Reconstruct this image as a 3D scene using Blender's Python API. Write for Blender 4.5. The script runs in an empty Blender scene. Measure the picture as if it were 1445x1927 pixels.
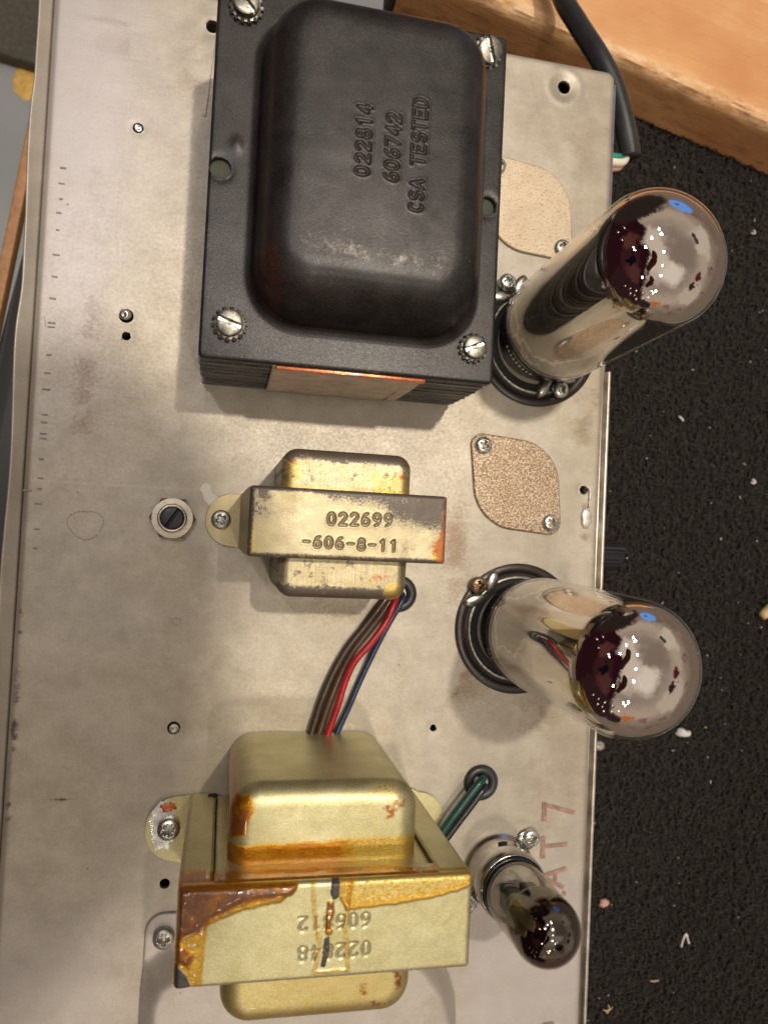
import bpy, bmesh, math, random
import numpy as np
from mathutils import Vector, Matrix
random.seed(7); rng = np.random.default_rng(11)
S = 0.001                      # everything below is written in millimetres
C = bpy.context.scene.collection
scene = bpy.context.scene
# ------------------------------------------------------------------ camera
RW = np.array([[0.97693826, 0.05294796, 0.20685299], [0.04728458, -0.99836132, 0.032231], [0.20822059, -0.02170674, -0.97784099]])
cd = bpy.data.cameras.new('camera'); cam = bpy.data.objects.new('camera', cd); C.objects.link(cam)
m = Matrix.Identity(4)
for i in range(3):
    m[i][0] = RW[i][0]; m[i][1] = -RW[i][1]; m[i][2] = -RW[i][2]
m[2][3] = 250*S
cam.matrix_world = m
cd.sensor_fit = 'HORIZONTAL'; cd.sensor_width = 36; cd.lens = 36*1400/1445
cd.clip_start = 0.01; cd.clip_end = 60
cd.dof.use_dof = True; cd.dof.focus_distance = 0.228; cd.dof.aperture_fstop = 23
scene.camera = cam
scene.view_settings.view_transform = 'Standard'; scene.view_settings.look = 'None'
scene.view_settings.exposure = 0.0; scene.view_settings.gamma = 1
# ------------------------------------------------------------------ node helpers
def nd(t, typ, ins=None, **at):
    n = t.nodes.new(typ)
    for k, v in at.items(): setattr(n, k, v)
    for k, v in (ins or {}).items():
        if isinstance(v, bpy.types.NodeSocket): t.links.new(v, n.inputs[k])
        else:
            try: n.inputs[k].default_value = v
            except Exception: n.inputs[k].default_value = (*v, 1)
    return n
def mth(t, op, a, b=0.0, c=0.0, clamp=False):
    return nd(t, 'ShaderNodeMath', {0: a, 1: b, 2: c}, operation=op, use_clamp=clamp).outputs[0]
def mixc(t, f, a, b, mode='MIX'):
    n = nd(t, 'ShaderNodeMix', {}, data_type='RGBA', blend_type=mode)
    for k, v in ((0, f), (6, a), (7, b)):
        if isinstance(v, bpy.types.NodeSocket): t.links.new(v, n.inputs[k])
        else: n.inputs[k].default_value = v if k == 0 else (*v[:3], 1)
    return n.outputs[2]
def mixf(t, f, a, b):
    n = nd(t, 'ShaderNodeMix', {}, data_type='FLOAT')
    for k, v in ((0, f), (2, a), (3, b)):
        if isinstance(v, bpy.types.NodeSocket): t.links.new(v, n.inputs[k])
        else: n.inputs[k].default_value = v
    return n.outputs[0]
def ramp(t, f, lo, hi):
    return nd(t, 'ShaderNodeMapRange', {0: f, 1: lo, 2: hi, 3: 0.0, 4: 1.0}).outputs[0]
# ------------------------------------------------------------------ world: the room around the bench
w = bpy.data.worlds.new('World'); scene.world = w; w.use_nodes = True
t = w.node_tree; t.nodes.clear()
tc = nd(t, 'ShaderNodeTexCoord'); dirv = tc.outputs['Generated']
nz = nd(t, 'ShaderNodeTexNoise', {'Vector': dirv, 'Scale': 4.2, 'Detail': 6.0, 'Roughness': .62})
nv = nd(t, 'ShaderNodeVectorMath', {0: nz.outputs['Color'], 1: (0.5, 0.5, 0.5)}, operation='SUBTRACT').outputs[0]
nv = nd(t, 'ShaderNodeVectorMath', {0: nv, 3: 0.5}, operation='SCALE').outputs[0]
wv = nd(t, 'ShaderNodeVectorMath', {0: dirv, 1: nv}, operation='ADD').outputs[0]
wv = nd(t, 'ShaderNodeVectorMath', {0: wv}, operation='NORMALIZE').outputs[0]
sep = nd(t, 'ShaderNodeSeparateXYZ', {0: dirv})
fz = nd(t, 'ShaderNodeTexNoise', {'Vector': dirv, 'Scale': 7.0, 'Detail': 7.0, 'Roughness': .65}).outputs['Fac']
elv = mth(t, 'ADD', sep.outputs[2], mth(t, 'MULTIPLY', mth(t, 'SUBTRACT', fz, 0.5), 0.35))
col = mixc(t, ramp(t, elv, 0.0, 0.45), (0.34, 0.25, 0.19), (0.80, 0.64, 0.51))
col = mixc(t, ramp(t, elv, 0.5, 0.78), col, (0.52, 0.42, 0.35))
col = mixc(t, ramp(t, elv, 0.80, 0.97), col, (1.15, 0.98, 0.83))
clut = nd(t, 'ShaderNodeTexVoronoi', {'Vector': wv, 'Scale': 11.0}, distance='CHEBYCHEV')
cl = mixc(t, 0.9, (0.85, 0.62, 0.5), mixc(t, 0.3, nd(t, 'ShaderNodeCombineColor', {0: ramp(t, clut.outputs['Color'], 0.0, 1.0), 1: ramp(t, clut.outputs['Color'], 0.05, 1.1), 2: ramp(t, clut.outputs['Color'], 0.05, 1.2)}).outputs[0], clut.outputs['Color']), 'MULTIPLY')
nz2 = nd(t, 'ShaderNodeTexNoise', {'Vector': dirv, 'Scale': 4.5, 'Detail': 3.0}).outputs['Fac']
band = mth(t, 'MULTIPLY', ramp(t, sep.outputs[2], -0.12, 0.02), mth(t, 'SUBTRACT', 1.0, ramp(t, sep.outputs[2], 0.36, 0.40)))
col = mixc(t, mth(t, 'MULTIPLY', band, ramp(t, nz2, 0.53, 0.57)), col, cl)
lines = nd(t, 'ShaderNodeTexWave', {'Vector': wv, 'Scale': 14.0, 'Distortion': 1.5}, bands_direction='Z').outputs['Fac']
col = mixc(t, mth(t, 'MULTIPLY', mth(t, 'MULTIPLY', band, 0.5), ramp(t, lines, 0.6, 0.9)), col, (0.12, 0.10, 0.09))
col = mixc(t, ramp(t, sep.outputs[2], -0.3, -0.6), col, (0.27, 0.22, 0.18))
def blob(az, el, r, soft, c, warp=True, stretch=None):
    global col
    a, e = math.radians(az), math.radians(el)
    d = (math.cos(a)*math.cos(e), math.sin(a)*math.cos(e), math.sin(e))
    dt = nd(t, 'ShaderNodeVectorMath', {0: wv if warp else dirv, 1: d}, operation='DOT_PRODUCT').outputs['Value']
    f = nd(t, 'ShaderNodeMapRange', {0: dt, 1: math.cos(math.radians(r+soft)), 2: math.cos(math.radians(r)), 3: 0.0, 4: 1.0}, interpolation_type='SMOOTHSTEP').outputs[0]
    col = mixc(t, f, col, c)
# what stands round the bench: a leaning figure in a maroon shirt with a dark phone, shelves, a blue window, an orange guitar
blob(178, 12, 62, 5, (0.040, 0.010, 0.014)); blob(-135, 10, 28, 5, (0.05, 0.02, 0.022)); blob(100, 2, 26, 5, (0.045, 0.03, 0.025))
blob(-178, 44, 13, 9, (0.075, 0.022, 0.025)); blob(148, 40, 8, 7, (0.17, 0.06, 0.05)); blob(-150, 44, 9, 8, (0.15, 0.05, 0.045))
blob(-176, 48, 6, 1, (0.006, 0.008, 0.014))
for q_ in ((-112, 12, .9), (-118, 17, .6), (-124, 13, .8), (-105, 22, .7), (-130, 21, .6), (-121, 27, .8), (-98, 30, .9), (-138, 15, .6), (-110, 33, .6), (140, 12, .8), (132, 20, .7), (150, 26, .6)):
    blob(q_[0], q_[1], q_[2], .25, (5.0, 4.4, 3.6), False)
blob(60, 8, 9, 0.6, (0.25, 0.62, 1.6), False); blob(63, 8, 1.6, 0.3, (0.02, 0.02, 0.03), False)
blob(-85, 22, 5, 1, (0.9, 0.25, 0.04)); blob(-100, 12, 9, 3, (0.05, 0.03, 0.03))
blob(25, 60, 9, 16, (0.42, 0.33, 0.27)); blob(-35, 66, 5, 14, (1.3, 1.15, 1.0)); blob(110, 62, 4, 13, (1.1, 0.95, 0.8)); blob(30, 28, 10, 6, (1.0, 0.86, 0.72)); blob(-30, 24, 12, 6, (0.9, 0.76, 0.62)); blob(35, 36, 4, 1, (0.05, 0.045, 0.04)); blob(-8, 34, 4, 1, (0.14, 0.02, 0.03)); blob(-22, 32, 5, 1, (0.05, 0.02, 0.03))
bg = nd(t, 'ShaderNodeBackground', {'Color': col, 'Strength': 0.58})
out = nd(t, 'ShaderNodeOutputWorld', {'Surface': bg.outputs[0]})
# ------------------------------------------------------------------ the row of ceiling downlights
def downlight(x, y, z, p, r=38, c=(1.0, 0.90, 0.76), cone=None):
    if cone:
        l = bpy.data.lights.new('downlight', 'SPOT'); l.spot_size = math.radians(cone[0]); l.spot_blend = cone[1]; l.shadow_soft_size = r*S
    else:
        l = bpy.data.lights.new('downlight', 'AREA'); l.shape = 'DISK'; l.size = 2*r*S
    l.energy = p; l.color = c
    o = bpy.data.objects.new('downlight', l); C.objects.link(o); o.location = (x*S, y*S, z*S)
    tgt = Vector(cone[2])*S if cone else Vector((0.02, 0, 0))
    o.rotation_euler = (tgt-o.location).to_track_quat('-Z', 'Y').to_euler()
    return o
downlight(255, 330, 1400, 11.0, 27)
downlight(190, -390, 1400, 2.8, 32)
downlight(215, -60, 1420, 0.35, 24)
downlight(230, 900, 1450, 1.6); downlight(175, 1120, 1470, 0.6, 30)
downlight(-120, 760, 1450, 0.8)
downlight(120, -1250, 1450, 1.2); downlight(20, -1500, 1450, 0.4, 30); downlight(-70, -1320, 1400, 0.3, 24)
downlight(-560, -700, 1450, 0.6)
downlight(-330, 430, 1350, 2.6, 30, c=(0.95, 0.93, 1.0))
downlight(-900, 500, 1380, 0.2, 26); downlight(-820, 380, 1380, 0.2, 22)
# ------------------------------------------------------------------ geometry helpers
class Th:
    def __init__(s, name, label, cat, org=(0, 0, 0), group=None, kind=None):
        o = bpy.data.objects.new(name, None); C.objects.link(o); o.empty_display_size = 0.004
        o.location = Vector(org)*S; o['label'] = label; o['category'] = cat
        if group: o['group'] = group
        if kind: o['kind'] = kind
        s.o = o; s.org = np.array(org, float)
def mk(name, v, f, mat, par=None, org=None, smooth=True, attr=None, sub=None, sharp=None):
    """one mesh object from mm vertices; par = a Th, sub = a parent part"""
    v = np.array(v, float).reshape(-1, 3)
    o0 = par.org if par else np.array(org if org is not None else (0, 0, 0), float)
    me = bpy.data.meshes.new(name)
    fl = f.tolist() if isinstance(f, np.ndarray) else f
    me.from_pydata(((v-o0)*S).tolist(), [], fl)
    if smooth: me.polygons.foreach_set('use_smooth', [True]*len(me.polygons))
    if smooth and sharp: me.set_sharp_from_angle(angle=math.radians(sharp))
    if attr is not None:
        a = me.color_attributes.new('mk', 'FLOAT_COLOR', 'POINT')
        a.data.foreach_set('color', np.ascontiguousarray(attr, dtype=np.float32).ravel())
    me.materials.append(mat); me.update()
    o = bpy.data.objects.new(name, me); C.objects.link(o)
    if sub is not None: o.parent = sub
    elif par: o.parent = par.o
    else: o.location = Vector(o0.tolist())*S
    return o
def tag(o, label, cat, group=None, kind=None):
    o['label'] = label; o['category'] = cat
    if group: o['group'] = group
    if kind: o['kind'] = kind
    return o
class MB:
    def __init__(s): s.v = []; s.f = []
    def add(s, v, f):
        n = len(s.v); s.v += [tuple(map(float, p)) for p in v]; s.f += [tuple(int(i)+n for i in q) for q in f]; return s
    def box(s, x0, x1, y0, y1, z0, z1, b=0.0, M=None):
        if b <= 0:
            v = [(x, y, z) for z in (z0, z1) for y in (y0, y1) for x in (x0, x1)]
            f = [(0, 2, 3, 1), (4, 5, 7, 6), (0, 1, 5, 4), (2, 6, 7, 3), (0, 4, 6, 2), (1, 3, 7, 5)]
        else:
            bm = bmesh.new(); r = bmesh.ops.create_cube(bm, size=1)
            for q in bm.verts: q.co = ((x0+x1)/2+q.co.x*(x1-x0), (y0+y1)/2+q.co.y*(y1-y0), (z0+z1)/2+q.co.z*(z1-z0))
            bmesh.ops.bevel(bm, geom=bm.edges[:], offset=b, segments=2, affect='EDGES', profile=0.7)
            bm.verts.index_update(); v = [tuple(q.co) for q in bm.verts]; f = [tuple(q.index for q in g.verts) for g in bm.faces]; bm.free()
        if M is not None: v = [tuple(M @ Vector(p)) for p in v]
        return s.add(v, f)
    def tube(s, pts, r, n=12, cap=True):
        P = [Vector(p) for p in pts]; k = len(P); v = []; f = []
        rr = r if hasattr(r, '__len__') else [r]*k
        up = None
        for i, p in enumerate(P):
            d = (P[min(i+1, k-1)]-P[max(i-1, 0)]).normalized()
            if up is None:
                up = Vector((0, 0, 1)) if abs(d.z) < 0.9 else Vector((1, 0, 0))
            up = (up-d*up.dot(d)).normalized(); sd = d.cross(up)
            for j in range(n):
                a = 2*math.pi*j/n; v.append(p+(up*math.cos(a)+sd*math.sin(a))*rr[i])
        for i in range(k-1):
            for j in range(n): f.append((i*n+j, i*n+(j+1) % n, (i+1)*n+(j+1) % n, (i+1)*n+j))
        if cap: f.append(tuple(range(n))[::-1]); f.append(tuple((k-1)*n+j for j in range(n)))
        return s.add(v, f)
    def lathe(s, prof, c=(0, 0, 0), n=48, axis=None):
        """prof: list of (r, z)"""
        v = []; f = []; k = len(prof)
        for (r, z) in prof:
            for j in range(n):
                a = 2*math.pi*j/n; v.append((r*math.cos(a), r*math.sin(a), z))
        for i in range(k-1):
            for j in range(n): f.append((i*n+j, i*n+(j+1) % n, (i+1)*n+(j+1) % n, (i+1)*n+j))
        M = Matrix.Identity(3) if axis is None else Vector(axis).normalized().to_track_quat('Z', 'Y').to_matrix()
        v = [tuple(M @ Vector(p)+Vector(c)) for p in v]
        return s.add(v, f)
    def build(s, name, mat, par=None, **k): return mk(name, s.v, s.f, mat, par, **k)
def spline(pts, n=8):
    P = [np.array(p, float) for p in pts]; P = [2*P[0]-P[1]]+P+[2*P[-1]-P[-2]]; o = []
    for i in range(1, len(P)-2):
        for k in range(n):
            u = k/n; a, b, c, d = P[i-1], P[i], P[i+1], P[i+2]
            o.append(0.5*((2*b)+(c-a)*u+(2*a-5*b+4*c-d)*u*u+(3*b-a-3*c+d)*u**3))
    o.append(P[-2]); return [tuple(p) for p in o]
def vnoise(x, y, seed=0):
    xi = np.floor(x).astype(np.int64); yi = np.floor(y).astype(np.int64); fx = x-xi; fy = y-yi
    fx = fx*fx*(3-2*fx); fy = fy*fy*(3-2*fy)
    def h(a, b):
        n = (a*374761393+b*668265263+seed*1442695041) & 0xffffffff
        n = ((n ^ (n >> 13))*1274126177) & 0xffffffff
        return ((n ^ (n >> 16)) & 0xffff)/65535.0
    return (h(xi, yi)*(1-fx)+h(xi+1, yi)*fx)*(1-fy)+(h(xi, yi+1)*(1-fx)+h(xi+1, yi+1)*fx)*fy
def fbm(x, y, sc, seed=0, o=4):
    s = 0; a = 0.5; tot = 0; f = 1/sc
    for i in range(o): s = s+a*vnoise(x*f+17.3*i, y*f-9.1*i, seed+i); tot += a; a *= 0.55; f *= 2.1
    return s/tot
def sst(x, a, b):
    u = np.clip((x-a)/(b-a), 0, 1); return u*u*(3-2*u)
def axis_samples(h, res, edge):
    e = [h-edge*(1-math.cos(a*math.pi/2)) if False else h-edge*(1-math.sin(a*math.pi/2)) for a in np.linspace(0, 1, 9)[1:]]
    # samples cluster towards the border where the profile is steep
    e = sorted(set(round(h-edge*(1-math.cos(math.pi/2*k/9)), 4) for k in range(10)))
    n = max(2, int(2*(h-edge)/res)); mid = np.linspace(-(h-edge), h-edge, n+1)
    pos = np.array([q for q in e if q > h-edge+1e-6])
    return np.concatenate([-pos[::-1], mid, pos])
def shell(cx, cy, hx, hy, rc, zf, zbase, res, edge, rot=0.0):
    """rounded-rectangle cap: zf(d, x, y) gives height; skirt goes down to zbase. returns v, f, (x, y, d)"""
    ax = axis_samples(hx, res, edge); ay = axis_samples(hy, res, edge)
    X, Y = np.meshgrid(ax, ay)
    a = np.maximum(0, (np.abs(X)-(hx-rc))/rc); b = np.maximum(0, (np.abs(Y)-(hy-rc))/rc)
    mx = np.maximum(a, b); l = np.hypot(a, b)
    k = np.where((a > 0) & (b > 0), mx/np.maximum(l, 1e-9), 1.0)
    d = np.minimum(hx-np.abs(X), hy-np.abs(Y))
    Xn = np.where((a > 0) & (b > 0), np.sign(X)*(hx-rc+a*k*rc), X); Yn = np.where((a > 0) & (b > 0), np.sign(Y)*(hy-rc+b*k*rc), Y)
    x = Xn+cx; y = Yn+cy
    if rot:
        c, s_ = math.cos(rot), math.sin(rot); x = cx+Xn*c-Yn*s_; y = cy+Xn*s_+Yn*c
    z = zf(d, x, y); ny, nx = X.shape
    v = np.stack([x, y, z], -1).reshape(-1, 3); idx = np.arange(ny*nx).reshape(ny, nx)
    f = np.stack([idx[:-1, :-1], idx[:-1, 1:], idx[1:, 1:], idx[1:, :-1]], -1).reshape(-1, 4)
    ring = np.concatenate([idx[0, :], idx[1:, -1], idx[-1, -2::-1], idx[-2:0:-1, 0]])
    if zbase is not None:
        sk = v[ring].copy(); sk[:, 2] = zbase; n0 = len(v); v = np.vstack([v, sk]); m_ = len(ring); i = np.arange(m_)
        f = np.vstack([f, np.stack([ring[i], n0+i, n0+(i+1) % m_, ring[(i+1) % m_]], -1)])
        dd = np.concatenate([d.ravel(), np.zeros(m_)])
    else: dd = d.ravel()
    return v, f, dd
def arcprof(d, r, p=2.0):
    u = np.clip(d/r, 0, 1); return r*((1-(1-u)**p)**(1/p)-1)
# ---- stamped characters: polylines in a box 0.6 wide and 1 high
def arc(cx, cy, rx, ry, a0, a1, n=10): return [(cx+rx*math.cos(math.radians(a)), cy+ry*math.sin(math.radians(a))) for a in np.linspace(a0, a1, n)]
GL = {
 '0': [arc(.3, .5, .27, .48, 0, 360, 20)], '1': [[(.12, .8), (.32, .98), (.32, .02)]],
 '2': [arc(.3, .72, .26, .26, 170, -30, 9)+[(.04, .02), (.58, .02)]],
 '4': [[(.42, .02), (.42, .98), (.03, .3), (.58, .3)]],
 '6': [arc(.3, .3, .26, .28, 0, 360, 14), [(.05, .34), (.1, .62), (.25, .9), (.45, .98)]],
 '9': [arc(.3, .7, .26, .28, 0, 360, 14), [(.55, .66), (.5, .38), (.35, .1), (.15, .02)]],
 '7': [[(.03, .98), (.57, .98), (.22, .02)]],
 '8': [arc(.3, .74, .22, .24, 0, 360, 12), arc(.3, .26, .27, .26, 0, 360, 12)],
 'C': [arc(.32, .5, .27, .48, 50, 310, 14)], 'S': [arc(.3, .74, .24, .24, 30, 270, 9)+arc(.3, .26, .26, .24, 90, -150, 9)],
 'A': [[(.02, .02), (.3, .98), (.58, .02)], [(.13, .35), (.47, .35)]], 'T': [[(.02, .98), (.58, .98)], [(.3, .98), (.3, .02)]],
 'E': [[(.56, .98), (.06, .98), (.06, .02), (.56, .02)], [(.06, .5), (.46, .5)]],
 'D': [[(.06, .02), (.06, .98), (.25, .98)]+arc(.25, .5, .32, .48, 90, -90, 10)+[(.06, .02)]], '-': [[(.06, .5), (.54, .5)]], ' ': []}
def strokes(txt, start, adv, up, h):
    """start: centre of the first character, adv: vector per character, up: unit up vector"""
    s = []; st = np.array(start, float); adv = np.array(adv, float); u = adv/np.linalg.norm(adv); up = np.array(up, float)
    for i, ch in enumerate(txt):
        for pl in GL[ch]:
            q = [st+adv*i+u*(p[0]-.3)*h*1.0+up*(p[1]-.5)*h for p in pl]
            s += [(q[k], q[k+1]) for k in range(len(q)-1) if np.hypot(*(q[k+1]-q[k])) > 1e-4]
    return s
def sdist(x, y, segs):
    D = np.full(x.shape, 99.0)
    for a, b in segs:
        lo = np.minimum(a, b)-1.5; hi = np.maximum(a, b)+1.5
        m_ = (x > lo[0]) & (x < hi[0]) & (y > lo[1]) & (y < hi[1])
        if not m_.any(): continue
        px, py = x[m_], y[m_]; ab = b-a; tt = np.clip(((px-a[0])*ab[0]+(py-a[1])*ab[1])/(ab@ab), 0, 1)
        D[m_] = np.minimum(D[m_], np.hypot(px-a[0]-ab[0]*tt, py-a[1]-ab[1]*tt))
    return D
def pdist(x, y, poly):
    """signed distance to polygon, positive inside"""
    P = [np.array(p, float) for p in poly]; D = np.full(x.shape, 1e9); ins = np.zeros(x.shape, bool)
    for i in range(len(P)):
        a, b = P[i], P[(i+1) % len(P)]; ab = b-a
        tt = np.clip(((x-a[0])*ab[0]+(y-a[1])*ab[1])/(ab@ab), 0, 1)
        D = np.minimum(D, np.hypot(x-a[0]-ab[0]*tt, y-a[1]-ab[1]*tt))
        c = ((a[1] > y) != (b[1] > y)) & (x < (b[0]-a[0])*(y-a[1])/(b[1]-a[1]+1e-12)+a[0]); ins ^= c
    return np.where(ins, D, -D)
# ------------------------------------------------------------------ materials
def new(name):
    m_ = bpy.data.materials.new(name); m_.use_nodes = True; t = m_.node_tree; t.nodes.clear()
    o = nd(t, 'ShaderNodeOutputMaterial'); p = nd(t, 'ShaderNodeBsdfPrincipled'); t.links.new(p.outputs[0], o.inputs[0])
    return m_, t, p
def setp(t, p, **k):
    nm = dict(col='Base Color', met='Metallic', rough='Roughness', nor='Normal', coat='Coat Weight', cr='Coat Roughness', ior='IOR', tr='Transmission Weight', spec='Specular IOR Level', sheen='Sheen Weight', sss='Subsurface Weight')
    for a, v in k.items():
        s = p.inputs[nm[a]]
        if isinstance(v, bpy.types.NodeSocket): t.links.new(v, s)
        else: s.default_value = (*v, 1) if a == 'col' else v
def noise(t, sc, det=4.0, rough=0.55, vec=None, st=None, out='Fac', dist=0.0):
    """sc = features per millimetre"""
    co = vec or nd(t, 'ShaderNodeTexCoord').outputs['Object']
    if st: co = nd(t, 'ShaderNodeMapping', {0: co, 3: st}).outputs[0]
    return nd(t, 'ShaderNodeTexNoise', {'Vector': co, 'Scale': sc*1000, 'Detail': det, 'Roughness': rough, 'Distortion': dist}).outputs[out]
def bump(t, h, d, s=1.0): return nd(t, 'ShaderNodeBump', {'Strength': s, 'Distance': d*S, 'Height': h}).outputs[0]
def attr(t):
    a = nd(t, 'ShaderNodeAttribute', attribute_name='mk'); s = nd(t, 'ShaderNodeSeparateColor', {0: a.outputs['Color']})
    return s.outputs[0], s.outputs[1], s.outputs[2], a.outputs['Alpha']
def simple(name, col, rough=0.5, met=0.0, var=0.25, sc=0.25, bmp=0.03, bsc=2.0, **k):
    m_, t, p = new(name); n = noise(t, sc, 5); n2 = noise(t, bsc, 3)
    c = mixc(t, ramp(t, n, .3, .7), tuple(x*(1-var) for x in col), tuple(min(1, x*(1+var)) for x in col))
    setp(t, p, col=c, met=met, rough=mixf(t, ramp(t, n2, .3, .7), max(0, rough-.08), min(1, rough+.08)), nor=bump(t, n2, bmp), **k)
    return m_
# chassis: dull plated steel with brown speckle, scuffs and fine brushing
M = {}
m_, t, p = new('dull_plated_steel'); R_, G_, B_, A_ = attr(t)
big = noise(t, .012, 5, .6); med = noise(t, .09, 6, .65); fine = noise(t, 1.1, 5, .7); grain = noise(t, 3.5, 2, .6)
br = noise(t, .5, 4, .6, st=(.12, 1.6, 1))
c = mixc(t, ramp(t, big, .35, .65), (.385, .335, .25), (.37, .335, .285))
c = mixc(t, ramp(t, med, .35, .75), c, (.51, .46, .375))
c = mixc(t, mth(t, 'MULTIPLY', ramp(t, fine, .45, .7), .26), c, (.30, .25, .18))
c = mixc(t, mth(t, 'MULTIPLY', ramp(t, grain, .55, .8), .22), c, (.68, .63, .54))
sp = ramp(t, mth(t, 'ADD', mth(t, 'MULTIPLY', fine, .6), mth(t, 'MULTIPLY', R_, .42)), .42, .66)
c = mixc(t, mth(t, 'MULTIPLY', sp, mth(t, 'MULTIPLY', R_, .8, clamp=True)), c, (.22, .135, .075))
dk = ramp(t, mth(t, 'ADD', mth(t, 'MULTIPLY', noise(t, .8, 5, .75), .7), mth(t, 'MULTIPLY', G_, .45)), .52, .70)
c = mixc(t, mth(t, 'MULTIPLY', dk, mth(t, 'MULTIPLY', G_, 1.2, clamp=True)), c, (.06, .045, .035))
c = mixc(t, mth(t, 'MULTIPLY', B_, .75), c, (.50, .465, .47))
c = mixc(t, mth(t, 'MULTIPLY', ramp(t, noise(t, .035, 6, .7), .5, .7), .22), c, (.30, .235, .155))
vo = nd(t, 'ShaderNodeTexVoronoi', {'Vector': nd(t, 'ShaderNodeTexCoord').outputs['Object'], 'Scale': 95.0})
dot = mth(t, 'MULTIPLY', mth(t, 'SUBTRACT', 1.0, ramp(t, vo.outputs['Distance'], .02, .045)), ramp(t, vo.outputs['Color'], .55, .6))
c = mixc(t, mth(t, 'MULTIPLY', dot, .6), c, (.07, .04, .025))
sc1 = noise(t, .22, 2, .5, st=(.035, 2.4, 1), dist=.25); sc2 = noise(t, .2, 2, .5, st=(2.2, .03, 1), dist=.3)
scr = mth(t, 'MAXIMUM', ramp(t, sc1, .70, .74), mth(t, 'MULTIPLY', ramp(t, sc2, .71, .75), .7))
c = mixc(t, mth(t, 'MULTIPLY', scr, .10), c, (.66, .60, .52))
gm = ramp(t, mth(t, 'ADD', noise(t, .02, 5, .65), mth(t, 'MULTIPLY', noise(t, .6, 3, .7), .25)), .66, .8); c = mixc(t, mth(t, 'MULTIPLY', gm, .28), c, (.24, .185, .12))
hb = mth(t, 'ADD', mth(t, 'MULTIPLY', br, .5), mth(t, 'ADD', mth(t, 'MULTIPLY', grain, .35), mth(t, 'MULTIPLY', med, 1.5)))
setp(t, p, col=c, met=.42, rough=mixf(t, ramp(t, fine, .3, .7), .42, .55), nor=bump(t, hb, .05))
M['chassis'] = m_
M['edge'] = simple('bare_steel_edge', (.62, .57, .50), .35, .85, .3, .15)
M['dark_in'] = simple('dark_interior', (.02, .017, .014), .8)
# power transformer: black-brown lacquer worn to grey
m_, t, p = new('worn_black_lacquer'); R_, G_, B_, A_ = attr(t)
fine = noise(t, 1.3, 6, .7); med = noise(t, .12, 5, .6); gr = noise(t, 3.2, 2, .7)
c = mixc(t, ramp(t, med, .35, .7), (.013, .0105, .0095), (.030, .0265, .026))
c = mixc(t, mth(t, 'MULTIPLY', ramp(t, gr, .5, .75), .55), c, (.085, .082, .088))
wr = ramp(t, mth(t, 'ADD', mth(t, 'MULTIPLY', fine, .55), mth(t, 'MULTIPLY', R_, .45)), .48, .66)
c = mixc(t, mth(t, 'MULTIPLY', wr, mth(t, 'MULTIPLY', R_, 1.1, clamp=True)), c, (.40, .35, .30))
c = mixc(t, mth(t, 'MULTIPLY', ramp(t, mth(t, 'ADD', mth(t, 'MULTIPLY', noise(t, .6, 5, .7), .6), mth(t, 'MULTIPLY', B_, .4)), .5, .68), B_), c, (.085, .030, .020))
c = mixc(t, mth(t, 'MULTIPLY', A_, .55), c, (.035, .018, .012))
setp(t, p, col=c, met=.3, rough=mixf(t, ramp(t, fine, .3, .7), .25, .40), nor=bump(t, mth(t, 'ADD', mth(t, 'MULTIPLY', gr, .6), mth(t, 'MULTIPLY', fine, .6)), .06), spec=.3, coat=.05, cr=.3)
M['lacquer'] = m_
m_, t, p = new('lamination_steel')
z = nd(t, 'ShaderNodeSeparateXYZ', {0: nd(t, 'ShaderNodeTexCoord').outputs['Object']}).outputs[2]
n = noise(t, .5, 4, .6, st=(.3, .3, 6))
c = mixc(t, ramp(t, n, .3, .7), (.035, .032, .030), (.16, .145, .13))
setp(t, p, col=c, met=.5, rough=.42); M['lam'] = m_
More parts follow.
